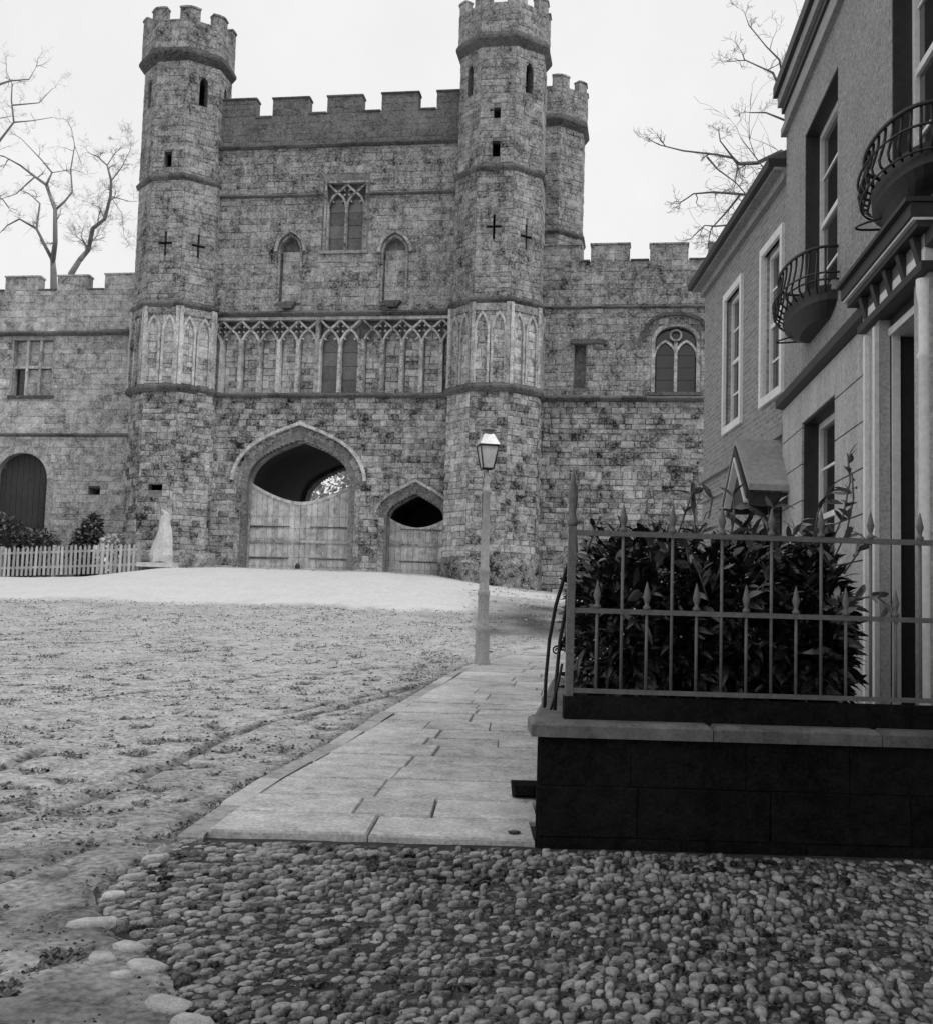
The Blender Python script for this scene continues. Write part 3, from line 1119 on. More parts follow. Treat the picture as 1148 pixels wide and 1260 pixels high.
# upper two-light window
mb = MB()
mb.box(.6, 2.23, .28, .7, 15.13, 17.86)
mb.build('window_back', 'mortar', gate)
mould([(.63, 15.1), (.63, 17.8), (2.2, 17.8), (2.2, 15.1)], -.02, .06, -.03, .28, 'window_frame', 'stone')
uw = [.70, 1.415, 2.13]
lattice(uw, 15.13, 17.76, .28, .04, 'stone', gate, .045)
for a, b in zip(uw, uw[1:]):
    panes(a + .05, b - .05, 15.15, 17.2, .24, 1, 4, gate)
mb = MB()
mb.box(.5, 2.33, -.08, .3, 15.0, 15.12)
mb.build('window_sill', 'stone', gate)
for pth in (nicheL, nicheR):
    x0, x1 = pth[0][0], pth[-1][0]
    mb = MB()
    mb.box(x0 - .1, x1 + .1, .3, .6, 13.0, 15.9)
    mb.build('niche_back', 'mortar', gate)
    st['stone_pale'] += masonry(Facet(0, .3, 0), x0, x1, 13.1, 15.2, [], (.3, .5), (.4, .8), (.01, .03))
    mould(pth, 0, .09, -.04, .28, 'niche_frame', 'stone')
    mould(pth[1:-1], .13, .24, -.14, .05, 'niche_hood', 'stone_pale')
    mb = MB()
    xc = (x0 + x1) / 2
    mb.poly([(xc - .34, 13.1), (xc - .18, 12.86), (xc + .18, 12.86), (xc + .34, 13.1)], -.28, .3)
    mb.build('niche_bracket', 'string', gate)

# front battlements
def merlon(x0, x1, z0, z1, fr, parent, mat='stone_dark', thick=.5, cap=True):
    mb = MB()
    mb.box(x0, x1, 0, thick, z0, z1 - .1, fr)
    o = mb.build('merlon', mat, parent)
    mb = MB()
    pts = [(-.05, z1 - .1), (-.05, z1 - .04), (thick * .3, z1), (thick + .03, z1 - .04), (thick + .03, z1 - .1)]
    P = [fr(x0 - .03, a, b) for a, b in pts] + [fr(x1 + .03, a, b) for a, b in pts]
    q = len(pts)
    mb.add(P, [tuple(range(q - 1, -1, -1)), tuple(range(q, 2 * q))] + [(i, (i + 1) % q, (i + 1) % q + q, i + q) for i in range(q)])
    mb.build('merlon_coping', 'string' if mat == 'stone_dark' else mat, o)
    return o
pf = Facet(0, .06, 0)
for a, b in ((-4.1, -2.38), (-1.69, -.25), (.5, 1.88), (2.65, 4.08), (4.8, 6.0)):
    merlon(a, b, 20.58, 21.36 + rng.uniform(-.03, .02), pf, gate)
    st['stone_dark'] += masonry(pf, a, b, 20.58, 21.22, [], (.2, .32), (.3, .6), (.005, .02))
for (a, b), zz in (((-2.38, -1.69), 20.5), ((-.25, .5), 20.58), ((1.88, 2.65), 20.58), ((4.08, 4.8), 20.58)):
    mb = MB()
    mb.box(a + .03, b - .03, .0, .6, zz, zz + .07)
    mb.build('crenel_sill', 'string', gate)

# ------------------------------------------------------------------ turrets
def turret(cx0, cy, ztop, detail=True, zlow=1.6, sc=1.0, lean=0.0):
    """lean: how far the old turret has gone out of plumb at its crown"""
    cx = cx0
    def cxz(z):
        return cx0 + lean * max(0, (z - 3) / 21)
    SIDE = [(-90, 'front'), (-45, 'fr'), (0, 'right'), (-135, 'fl'), (180, 'left'), (45, 'b'), (90, 'b'), (135, 'b')]
    stages = [(zlow, 9.62, 1.66, 'rubble'), (9.62, 12.78, 1.62, 'stone_pale'), (12.78, 17.7, 1.6, 'stone'), (17.7, 22.35, 1.55, 'stone')]
    core = MB()
    for z0, z1, ap, mat in stages:
        if not detail and z1 < 12:
            continue
        ap *= sc
        cx = cxz((z0 + z1) / 2)
        half = ap * math.tan(R_(22.5))
        for ang, nm in SIDE:
            fr = Facet(cx + ap * math.cos(R_(ang)), cy + ap * math.sin(R_(ang)), R_(ang + 90))
            holes = []
            if detail:
                if z0 == 12.78 and nm in ('front', 'fr'):       # cross loops
                    zc = 15.15 if cx < 0 else (15.5 if nm == 'front' else 15.25)
                    holes = [rect(-.045, .045, zc - .46, zc + .46), rect(-.27, .27, zc - .04, zc + .06)]
                if z0 == 17.7 and nm == 'front':
                    holes = [rect(-.16, .14, 18.15, 18.75)]
                    if cx > 0:
                        holes += [rect(-.14, .12, 19.6, 20.0)]
                if z0 == 17.7 and nm in ('fr', 'fl', 'right'):
                    la = [(-.17, 20.7)] + arch(-.17, .17, 21.5, 21.85, 5) + [(.17, 20.7)]
                    holes = [hole_poly(la)]
                if z0 == zlow and nm == 'front':
                    holes = [rect(-.3, .25, 5.72, 5.95)] if cx < 0 else [rect(-.14, .14, 4.7, 5.9)]
            backing(core, fr, -half, half, z0, z1, holes, .34)
            if nm == 'b' and detail:
                continue
            if not detail and nm == 'b':
                continue
            ch, lw = ((.18, .28), (.22, .5)) if mat == 'rubble' else ((.15, .34), (.22, .7))
            m2 = mat
            if mat == 'rubble' and nm == ('fl' if cx > 0 else 'left'):
                m2 = 'stone_pale'
            pr = (.006, .05) if mat == 'rubble' else (.006, .03)
            st[m2] += masonry(fr, -half, half, max(z0, 2.3), z1, holes, ch, lw, pr)
            if detail and z0 == 9.62 and nm != 'b':
                for xc in (-.31, .31):
                    la = [(xc - .2, 9.75)] + arch(xc - .2, xc + .2, 11.6, 12.25, 6, (0, .5), (.5, .15)) + [(xc + .2, 9.75)]
                    mbx = MB()
                    mbx.ring(la, .0, .09, -.1, .02, fr)
                    mbx.build('blind_arch', 'stone_pale', gate)
                for xc in (-half + .04, half - .04):
                    mbx = MB()
                    mbx.box(xc - .07, xc + .07, -.12, .02, 9.72, 12.7, fr)
                    mbx.build('angle_shaft', 'stone_pale', gate)
                mbx = MB()
                mbx.box(-half + .1, half - .1, -.09, .02, 12.4, 12.66, fr)
                mbx.build('panel_head', 'stone', gate)
    # floor under the parapet closes the shaft
    rot = R_(22.5)
    k = 1 / math.cos(rot)
    core.lathe([(1.3 * sc, 22.2), (1.3 * sc, 22.4)], (cx, cy, 0), 8, rot, k=k)
    core.build('turret_core', 'mortar', gate)
    rings = [(9.44, 1.66, .15, .26), (12.68, 1.62, .13, .2), (17.6, 1.6, .1, .2)] if detail else [(17.6, 1.57, .13, .2)]
    for z, ap, pr, h in rings:
        ap *= sc
        cx = cxz(z)
        hw = (ap + pr) * math.tan(R_(22.5))
        for ang, nm in SIDE:
            string(-hw, hw, z, h + .1, pr + .02, 'string', gate, Facet(cx + (ap - .02) * math.cos(R_(ang)), cy + (ap - .02) * math.sin(R_(ang)), R_(ang + 90)), 'turret_string')
    if detail:
        cx = cx0
        mb = MB()
        mb.lathe([(1.6, 1.6), (1.84, 1.6), (1.84, 3.3), (1.66, 3.55), (1.6, 3.55)], (cx, cy, 0), 8, rot, k=k)
        mb.build('turret_base', 'rubble', gate)
    # corbel, parapet and merlons wrapped round the corners
    cx = cxz(23)
    mb = MB()
    mb.lathe([(1.4 * sc, 22.3), (1.56 * sc, 22.32), (1.66 * sc, 22.46), (1.75 * sc, 22.6), (1.75 * sc, 22.7), (1.67 * sc, 22.86), (1.4 * sc, 22.86)], (cx, cy, 0), 8, rot, k=k)
    mb.build('corbel_table', 'string', gate)
    ap = 1.66 * sc
    half = ap * math.tan(R_(22.5))
    zc = ztop - .52
    par = MB()
    for ang, nm in SIDE:
        fr = Facet(cx + ap * math.cos(R_(ang)), cy + ap * math.sin(R_(ang)), R_(ang + 90))
        par.box(-half, half, 0, .3, 22.8, zc, fr)
        st['stone'] += masonry(fr, -half, half, 22.84, zc, [], (.2, .28), (.3, .55), (.004, .02))
        for s in (-1, 1):
            a, b = (.27, half) if s > 0 else (-half, -.27)
            m_ = MB()
            m_.box(a, b, .0, .3, zc, ztop - .08, fr)
            m_.poly([(a - .02, ztop - .08), (b + .02, ztop - .08), (b + .02, ztop - .02), ((a + b) / 2, ztop), (a - .02, ztop - .02)], -.04, .33, fr)
            m_.build('turret_merlon', 'stone', gate)
    par.build('turret_parapet', 'mortar', gate)
turret(-5.02, .35, 24.5, lean=-.36)
turret(7.3, .35, 24.5)
turret(8.35, 7.6, 24.6, detail=False, zlow=12.8)
mb = MB()
mb.box(6.9, 9.6, 6.6, 9.2, 1.6, 12.9)
mb.build('rear_turret_base', 'stone', gate)

lay_stones(st, None, gate, 300, lambda s: (s[2] - s[1]) * (s[4] - s[3]) * (1.25 if s[3] < 9.5 else 1) * (1 if s[0].a > -.9 else .6))

# ================================================================== CURTAIN WALLS on either side
def wing(name, label, x0, x1, y, strings, merl, ztop, zcren, holes, shole, mat_lo, mat_hi, zsplit, mortar, lo_ch, build):
    w = thing(name, label, 'wall', (GO.x, GO.y, 0), -GYAW, zero=2.3)
    fr = Facet(0, y, 0)
    mb = MB()
    backing(mb, fr, x0, x1, 1.2, zcren, holes, .7)
    mb.build('wall_core', mortar, w)
    S = {mat_lo: [], mat_hi: []}
    S[mat_lo] += masonry(fr, x0, x1, 1.9, zsplit, shole, *lo_ch)
    S[mat_hi] += masonry(fr, x0, x1, zsplit, zcren, shole, (.16, .34), (.24, .8), (.004, .03))
    for z, h, pr in strings:
        string(x0, x1, z, h, pr, 'string', w, fr)
    for a, b in merl:
        a, b = max(a, x0), min(b, x1)
        if b - a > .2:
            merlon(a, b, zcren, ztop + rng.uniform(-.03, .03), fr, w, mat_hi)
            S[mat_hi].extend(masonry(fr, a, b, zcren, ztop - .12, [], (.2, .3), (.3, .6), (.005, .02)))
    for (a, b), (c, d) in zip(merl, merl[1:]):
        if c - b > .1 and x0 < b < x1:
            mb = MB()
            mb.box(b + .03, c - .03, y - .06, y + .72, zcren, zcren + .06)
            mb.build('crenel_sill', 'string', w)
    lay_stones(S, None, w, 300, lambda s: (s[2] - s[1]) * (s[4] - s[3]) if -13.2 < s[1] < 15.2 else 0)
    build(w, fr)
    return w

doorL = [(-12.9, 1.0)] + arch(-12.9, -10.68, 6.35, 7.4, 9, (0, .6), (.52, .0)) + [(-10.68, 1.0)]
def left_build(w, fr):
    # three-light window with one casement standing open
    y = 1.0
    mb = MB()
    mb.box(-12.5, -10.7, y + .35, y + .6, 9.6, 12.1)
    mb.build('window_back', 'mortar', w)
    for x in (-12.46, -11.9, -11.33, -10.76):
        mb = MB()
        mb.box(x - .05, x + .05, y + .08, y + .34, 9.72, 12.0)
        mb.build('mullion', 'stone_left', w)
    mb = MB()
    mb.box(-12.4, -10.8, y + .1, y + .34, 10.85, 10.95)
    mb.build('transom', 'stone_left', w)
    mb = MB()
    mb.box(-12.6, -10.6, y - .06, y + .34, 9.6, 9.72)
    mb.build('window_sill', 'string', w)
    for i, a in enumerate((-12.41, -11.85, -11.28)):
        for (c, d) in ((9.74, 10.83), (10.97, 11.98)):
            panes(a, a + .47, c, d, y + (.24 if (i or c > 10) else .3), 1, 2, w, 'dark_glass' if (i == 0 and c < 10) else 'stone_left')
    # round-headed doorway with boarded door
    mb = MB()
    mb.ring(doorL[1:-1], .0, .3, y - .02, y + .3)
    mb.build('door_arch', 'stone_left', w)
    for i in range(9):
        x = -12.9 + 2.22 * i / 9
        mb = MB()
        zt = 7.3
        for q in doorL:
            pass
        hx = hole_poly(doorL)
        zz = 6.3
        while zz < 7.38 and (hx(zz, zz + .05) and hx(zz, zz + .05)[0] < x + .05 and hx(zz, zz + .05)[1] > x + .2):
            zz += .05
        mb.box(x + .008, x + .239, y + .35, y + .42, 2.0, zz + .1)
        mb.build('door_board', 'vault', w)
    mb = MB()
    mb.box(-8.95, -8.35, y - .0, y + .25, 6.0, 6.1)
    mb.build('slot_lintel', 'string', w)
    mb = MB()
    mb.box(-9.3, -8.3, y + .71, y + .9, 5.5, 6.2)
    mb.build('slot_back', 'vault', w)
H_doorL = hole_poly(doorL)
wl_ = wing('curtain_wall', 'pale battlemented stone wall with three-light window left of the gatehouse', -27, -5.6, 1.0,
     [(8.06, .16, .14), (12.16, .22, .2)],
     [(-13.02 - 2.15 * i, -11.57 - 2.15 * i) for i in range(6, 0, -1)] + [(-13.02, -11.57), (-10.75, -9.47), (-8.71, -7.3)], 14.72, 14.03,
     [rect(-12.46, -10.76, 9.7, 12.0), H_doorL, rect(-8.9, -8.4, 5.75, 6.0), rect(-9.2, -9.05, 5.7, 6.0)], [rect(-12.55, -10.68, 9.62, 12.05), hole_poly(grow(doorL, .28)), rect(-8.9, -8.4, 5.75, 6.0)],
     'stone_left', 'stone_left', 8.1, 'mortar_left', ((.2, .32), (.3, .7), (.005, .04)), left_build)

def right_build(w, fr):
    y = 1.0
    # two-light traceried window under a label
    x0, x1 = 13.12, 14.66
    mb = MB()
    mb.box(x0 - .05, x1 + .05, y + .36, y + .6, 9.7, 12.5)
    mb.build('window_back', 'mortar', w)
    pth = [(x0, 9.85)] + arch(x0, x1, 11.75, 12.35, 8, (0, .7), (.5, .0)) + [(x1, 9.85)]
    mb = MB()
    mb.ring(pth, -.02, .12, y - .01, y + .36)
    mb.build('window_frame', 'stone_pale', w)
    mb = MB()
    lab = [(x0 - .32, 11.75)] + [(p[0], p[1]) for p in arch(x0 - .32, x1 + .32, 11.95, 12.72, 8, (.02, .75), (.55, .0))] + [(x1 + .32, 11.75)]
    mb.ring(lab, 0, .13, y - .14, y + .05)
    mb.build('window_label', 'string', w)
    xm = (x0 + x1) / 2
    mb = MB()
    mb.box(xm - .06, xm + .06, y + .08, y + .34, 9.85, 11.75)
    mb.build('mullion', 'stone_pale', w)
    for a, b in ((x0, xm), (xm, x1)):
        la = arch(a + .03, b - .03, 11.2, 11.75, 6, (0, .5), (.45, .12))
        mb = MB()
        mb.ring(la, 0, .08, y + .1, y + .34)
        mb.build('light_head', 'stone_pale', w)
        panes(a + .06, b - .06, 9.88, 11.75, y + .26, 1, 4, w, 'dark_glass')
    mb = MB()
    ring = [(xm + .2 * math.cos(q), 12.02 + .2 * math.sin(q)) for q in [math.pi - 2 * math.pi * i / 14 for i in range(15)]]
    mb.ring(ring, -.035, .035, y + .1, y + .34)
    mb.build('tracery_ring', 'stone_pale', w)
    mb = MB()
    mb.box(x0, x1, y + .3, y + .33, 11.75, 12.3)
    mb.build('tracery_glass', 'dark_glass', w)
    mb = MB()
    mb.box(x0 - .2, x1 + .2, y - .1, y + .36, 9.72, 9.85)
    mb.build('window_sill', 'string', w)
    mb = MB()
    mb.box(10.1, 10.65, y + .35, y + .6, 9.9, 11.75)
    mb.build('slit_back', 'mortar', w)
    mb = MB()
    mb.box(10.02, 11.25, y - .1, y + .2, 11.68, 11.86)
    mb.build('slit_lintel', 'string', w)
H_wR = hole_poly([(13.12, 9.85)] + arch(13.12, 14.66, 11.75, 12.35, 8, (0, .7), (.5, .0)) + [(14.66, 9.85)])
wr_ = wing('curtain_wall', 'rubble stone wall with arched two-light window between gatehouse and brick house', 8.3, 28, 1.0,
     [(9.5, .24, .26), (13.02, .14, .1)],
     [(8.35, 10.3), (10.69, 12.14), (12.89, 14.3), (15.04, 16.48)] + [(15.04 + 2.17 * i, 16.48 + 2.17 * i) for i in range(1, 6)], 15.57, 14.84,
     [H_wR, rect(10.16, 10.59, 10.0, 11.66)], [rect(12.98, 14.8, 9.75, 12.4), rect(10.12, 10.63, 9.98, 11.68)],
     'rubble', 'stone', 9.5, 'mortar', ((.17, .3), (.2, .55), (.005, .075)), right_build)

# ================================================================== NEAR HOUSE (stucco, right edge)
NA = R_(84.3)
NO = at(967, 700, 11.6)
near = thing('stucco_house', 'tall grey house with scored stucco ground floor, iron balconies and columned doorway', 'house', (NO.x, NO.y, 0), NA, zero=.5)
class HF:
    """house front: x goes away along the front, w>0 goes inwards (local -y)"""
    a = 0
    def __call__(s, u, w, z):
        return (u, -w, z)
hf = HF()
WX0, WX1 = -15.5, .12  # front lengthened unseen past the camera to shade the right foreground
gw = (-2.34, -.92, 1.55, 3.29)
uw1 = (-2.34, -.92, 4.22, 6.02)
uw2 = (-5.45, -4.02, 4.22, 6.02)
dr = (-4.74, -3.95, .75, 3.42)
hrects = [gw, uw1, uw2, dr, (-7.6, -6.2, 1.55, 3.29), (-10.6, -9.2, 1.55, 3.29), (-7.6, -6.2, 4.22, 6.02), (-10.6, -9.2, 4.22, 6.02)]
hh = [rect(*r) for r in hrects]
mb = MB()
backing(mb, hf, WX0, WX1, .2, 3.62, hh, .32)
mb.build('ground_floor_wall', 'house_dark', near)
mb = MB()
backing(mb, hf, WX0, WX1, 3.62, 6.95, hh, .32)
mb.build('upper_wall', 'upper', near)
mb = MB()
mb.box(WX0, WX0 + .3, -6, -.32, .2, 6.95)
mb.box(WX1 - .3, WX1 - .004, -6, -.32, .2, 6.95)
mb.box(WX0, WX1, -6.3, -6, .2, 6.95)
mb.box(WX0 + .3, WX1 - .3, -6, -.32, 3.5, 3.6)
mb.box(WX0 + .3, WX1 - .3, -6, -.32, 6.8, 6.9)
mb.build('house_shell', 'upper', near)
# scored stucco courses, each a slab proud of the wall with a groove below it
zc = [.62, .93, 1.26, 1.59, 1.92, 2.25, 2.58, 2.915, 3.25, 3.60]
for a, b in zip(zc, zc[1:]):
    hs = [r for r in (h(a + .01, b - .01) for h in hh) if r] + ([(-5.02, -3.6)] if a < 3.7 else [])
    for p, q in gaps(WX0, WX1 + .01, hs):
        mb = MB()
        # short piece above a window head when the course is only partly cut
        mb.box(p, q, 0, .02, a + .006, b - .006)
        mb.build('stucco_course', 'stucco', near)
for r in (gw,):
    mb = MB()
    mb.box(r[0], r[1], 0, .02, r[3] + .002, 3.594)
    mb.build('stucco_course', 'stucco', near)
mb = MB()
mb.box(WX0, WX1 + .02, 0, .06, .2, .62)
mb.build('house_plinth', 'stucco', near)
mb = MB()
for q in ([(.0, 3.60), (.09, 3.62), (.09, 3.70), (.0, 3.74)],):
    P = [(WX0, y, z) for y, z in q] + [(WX1 + .03, y, z) for y, z in q]
    mb.add(P, [(0, 1, 2, 3), (7, 6, 5, 4), (0, 4, 5, 1), (1, 5, 6, 2), (2, 6, 7, 3), (3, 7, 4, 0)])
mb.build('string_course', 'house_dark', near)
# eaves: flat bands under a shallow gutter
for nm, z0, z1, pr, mt in (('eaves_moulding', 6.46, 6.54, .05, 'trim'), ('eaves_band', 6.545, 6.70, .02, 'trim'), ('eaves_shadow_fillet', 6.705, 6.78, .045, 'house_dark'), ('eaves_cornice', 6.785, 6.9, .08, 'trim'), ('gutter', 6.905, 7.02, .12, 'house_dark')):
    mb = MB()
    mb.box(WX0, WX1 + pr, -.3, pr, z0, z1)
    mb.build(nm, mt, near)
mb = MB()
mb.add([(WX0, .1, 7.02), (WX1 + .1, .1, 7.02), (WX1 + .1, -6.3, 7.02), (WX0, -6.3, 7.02), (WX0, -3.1, 9.2), (WX1 - 2.6, -3.1, 9.2)], [(0, 1, 5, 4), (1, 2, 5), (2, 3, 4, 5), (0, 4, 3), (0, 3, 2, 1)])
mb.build('roof', 'slate', near)

def sash(r, parent, mt='white', rec=.13, cols=2, rows=4, frame=.07):
    x0, x1, z0, z1 = r
    mb = MB()
    for (a, b, c, d) in ((x0, x0 + frame, z0, z1), (x1 - frame, x1, z0, z1), (x0 + frame, x1 - frame, z1 - frame, z1), (x0 + frame, x1 - frame, z0, z0 + frame)):
        mb.box(a + .002, b - .002, -rec - .06, -rec, c + .002, d - .002)
    fo = mb.build('window', mt, parent)
    zm = (z0 + z1) / 2
    mb = MB()
    mb.box(x0 + frame, x1 - frame, -rec - .05, -rec - .008, zm - .025, zm + .025)
    mb.build('meeting_rail', mt, fo)
    for i in range(1, cols):
        mb = MB()
        x = x0 + (x1 - x0) * i / cols
        mb.box(x - .014, x + .014, -rec - .045, -rec - .02, z0 + frame, z1 - frame)
        mb.build('glazing_bar', mt, fo)
    for j in range(1, rows):
        if j * 2 == rows:
            continue
        mb = MB()
        z = z0 + (z1 - z0) * j / rows
        mb.box(x0 + frame, x1 - frame, -rec - .045, -rec - .02, z - .012, z + .012)
        mb.build('glazing_bar', mt, fo)
    for i in range(cols):
        for j in range(rows):
            mb = MB()
            a, b = x0 + frame + (x1 - x0 - 2 * frame) * i / cols, x0 + frame + (x1 - x0 - 2 * frame) * (i + 1) / cols
            c, d = z0 + frame + (z1 - z0 - 2 * frame) * j / rows, z0 + frame + (z1 - z0 - 2 * frame) * (j + 1) / rows
            mb.box(a, b, -rec - .04, -rec - .032, c, d)
            mb.build('pane', 'dark_glass', fo)
    return fo
for r in [gw, uw1, uw2] + hrects[4:]:
    sash(r, near)
    mb = MB()
    mb.box(r[0] - .05, r[1] + .05, -.3, .05, r[2] - .08, r[2])
    mb.build('window_sill', 'trim', near)
    mb = MB()       # dark reveals
    mb.box(r[0], r[0] + .012, -.13, -.005, r[2], r[3])
    mb.box(r[1] - .012, r[1], -.13, -.005, r[2], r[3])
    mb.box(r[0], r[1], -.13, -.005, r[3] - .012, r[3])
    mb.build('window_reveal', 'house_dark', near)

# balconies
def balcony(xc, parent, half=.8, out=.36, zb=4.0, zr=4.74):
    bs = MB()
    n = 14
    def ring(k, yk):
        return [(xc - half * k * math.cos(math.pi * i / n), yk * math.sin(math.pi * i / n) ** .8 if 0 < i < n else 0) for i in range(n + 1)]
    L = []
    for k, yk, z in ((.6, .14, zb - .09), (.85, out * .68, zb - .045), (.98, out * .86, zb), (1.0, out * .9, zb + .12)):
        L.append([(x, max(y, .0), z) for x, y in ring(k, yk)])
    P = [p for r_ in L for p in r_]
    m = n + 1
    Fc = [(j * m + i, j * m + i + 1, (j + 1) * m + i + 1, (j + 1) * m + i) for j in range(3) for i in range(n)]
    Fc += [tuple(range(m)), tuple(range(3 * m, 4 * m))]
    bs.add(P, Fc)
    bo = bs.build('balcony', 'iron_dark', parent)
    rl = MB()
    top = [(xc - half * math.cos(math.pi * i / 20), .03 + (out * .95) * math.sin(math.pi * i / 20) ** .8 if 0 < i < 20 else .0, zr) for i in range(21)]
    rl.tube(top, .014, 5)
    rl.build('rail', 'iron_dark', bo)
    for zz, k in ((zr - .28, 1.08), (zb + .2, 1.14)):
        ml = MB()
        ml.tube([(xc + (p[0] - xc) * (1 + (k - 1) * .5), p[1] * k, zz) for p in top], .009, 4)
        ml.build('hoop', 'iron_dark', bo)
    for i in range(1, 16):
        t = math.pi * i / 16
        cx_, sy = math.cos(t), math.sin(t) ** .8
        pts = []
        for s_, bul in ((0, 1.0), (.2, 1.02), (.4, 1.07), (.6, 1.14), (.75, 1.2), (.88, 1.16), (1.0, .98)):
            pts.append((xc - half * cx_ * (1 + (bul - 1) * .6), .02 + out * .93 * sy * bul, zr + (zb + .06 - zr) * s_))
        bb = MB()
        bb.tube(pts, .009, 4)
        bb.build('baluster', 'iron_dark', bo)
    hk = MB()       # scroll stay under the far end
    hk.tube([(xc + half * .9 - .35 * i / 10, .02 + .27 * math.sin(math.pi * i / 10), zb - .02 - .05 * math.sin(math.pi * i / 10)) for i in range(11)], .008, 4)
    hk.build('scroll_stay', 'iron_dark', bo)
    return bo
balcony(-1.62, near, half=.74, out=.31, zb=4.07, zr=4.5)
balcony(-4.62, near, half=.6, out=.26, zb=4.08, zr=4.42)

# doorcase: pilasters, column, entablature with brackets and a dark hood
dc = MB()
dc.box(-3.96, -3.62, 0, .07, .75, 3.48)
pil = dc.build('pilaster', 'stucco', near)
for xa in (-3.665, -3.93):
    m_ = MB()
    m_.box(xa - .03, xa + .03, .065, .10, .9, 3.44)
    m_.build('pilaster_fillet', 'white', pil)
dc = MB()
dc.box(-5.06, -4.75, 0, .06, .75, 3.48)
pil2 = dc.build('pilaster', 'stucco', near)
cl = MB()
cl.lathe([(.085, .75), (.085, .86), (.05, .92), (.04, .95), (.04, 2.0), (.036, 2.98), (.05, 3.0), (.036, 3.03), (.036, 3.3), (.05, 3.38), (.05, 3.45)], (-5.01, .07, 0), 16, smooth=True)
cl.build('column', 'white', near)
rv = MB()
rv.box(-3.956, -3.951, -.30, -.062, .78, 3.40)
rv.box(-4.74, -4.735, -.30, -.01, .78, 3.40)
rv.build('door_reveal', 'house_dark', near)  # dark lining puts the doorway's shade into the colour
dl = MB()
dl.box(-4.74, -3.95, -.32, -.26, .75, 3.42)
door = dl.build('door', 'house_dark', near)
for (a, b, c, d) in ((-4.66, -4.4, .95, 1.6), (-4.29, -4.03, .95, 1.6), (-4.66, -4.4, 1.75, 2.6), (-4.29, -4.03, 1.75, 2.6)):
    m_ = MB()
    m_.box(a, b, -.265, -.245, c, d)
    m_.build('door_panel', 'house_dark', door)
m_ = MB()
m_.box(-4.7, -3.99, -.26, -.2, 2.72, 2.8)
m_.build('door_transom', 'white', door)
m_ = MB()
m_.box(-3.985, -3.955, -.06, -.01, .78, 3.40)
m_.build('door_architrave', 'white', near)
m_ = MB()
m_.box(-4.05, -3.4, .0, .012, 3.385, 3.42)
m_.box(-4.735, -3.955, -.26, .01, 3.37, 3.418)
m_.build('door_head', 'white', near)
en = MB()
en.box(-5.12, -3.56, .0, .12, 3.48, 3.53)
en.build('architrave', 'house_dark', near)
en = MB()
en.box(-5.08, -3.6, .0, .09, 3.535, 3.70)
fz = en.build('frieze', 'white', near)
for i in range(5):
    x = -3.7 - .32 * i
    m_ = MB()
    m_.add([(x - .035, .085, 3.55), (x + .035, .085, 3.55), (x + .035, .085, 3.70), (x - .035, .085, 3.70), (x - .035, .1, 3.55), (x + .035, .1, 3.55), (x + .035, .14, 3.70), (x - .035, .14, 3.70)],
           [(0, 3, 2, 1), (4, 5, 6, 7), (0, 1, 5, 4), (1, 2, 6, 5), (2, 3, 7, 6), (3, 0, 4, 7)])
    m_.build('console', 'house_dark', fz)
for nm, z0, z1, pr, mt in (('hood_soffit', 3.705, 3.74, .16, 'house_dark'), ('hood_fillet', 3.742, 3.757, .185, 'white'), ('hood_cornice', 3.76, 3.84, .2, 'house_dark'), ('hood_top', 3.842, 3.87, .23, 'house_dark')):
    m_ = MB()
    m_.box(-5.1 - pr * .5, -3.5 + pr * .5, 0, pr, z0, z1)
    m_.build(nm, mt, near)
for i, (z0, z1, y1) in enumerate(((.2, .6, 1.0), (.6, .75, .62))):
    m_ = MB()
    m_.box(-5.2, -3.5, .065, y1, z0, z1)
    m_.build('door_step', 'step', near)

# ================================================================== FAR HOUSE (brick)
FA = R_(89.3)
FO = at(967, 700, 11.75)
far = thing('brick_house', 'small brick house with white sash frames and gabled door hood beside the gatehouse wall', 'house', (FO.x, FO.y, 0), FA, zero=.6)
FX1 = 4.45
fr_ = [(2.1, 2.98, 3.9, 5.53), (.2, 1.0, 3.9, 5.5), (-.1, .72, .8, 2.75)]
mb = MB()
backing(mb, hf, -.3, FX1, .3, 6.1, [rect(*r) for r in fr_], .3)
mb.build('front_wall', 'brick', far)
mb = MB()
mb.box(FX1 - .3, FX1 - .003, -5.6, -.3, .3, 6.1)
mb.box(-.3, FX1 - .3, -5.6, -5.3, .3, 6.1)
mb.box(-.3, FX1 - .3, -5.3, -.3, 6.0, 6.08)
mb.build('house_shell', 'brick', far)
for z0, z1, pr in ((3.36, 3.47, .05), (3.08, 3.12, .03)):
    mb = MB()
    mb.box(-.0, FX1 + .02, 0, pr, z0, z1)
    mb.build('band_course', 'upper', far)
for r in fr_[:2]:
    fo = sash(r, far, 'white', .06, 2, 4, .055)
    for (a, b, c, d) in ((r[0] - .09, r[0], r[2] - .09, r[3] + .09), (r[1], r[1] + .09, r[2] - .09, r[3] + .09), (r[0], r[1], r[3], r[3] + .09), (r[0], r[1], r[2] - .09, r[2])):
        m_ = MB()
        m_.box(a, b, -.03, .035, c, d)
        m_.build('architrave', 'white', fo)
m_ = MB()
m_.box(-.1, .72, -.2, -.12, .8, 2.75)
m_.build('door', 'house_dark', far)
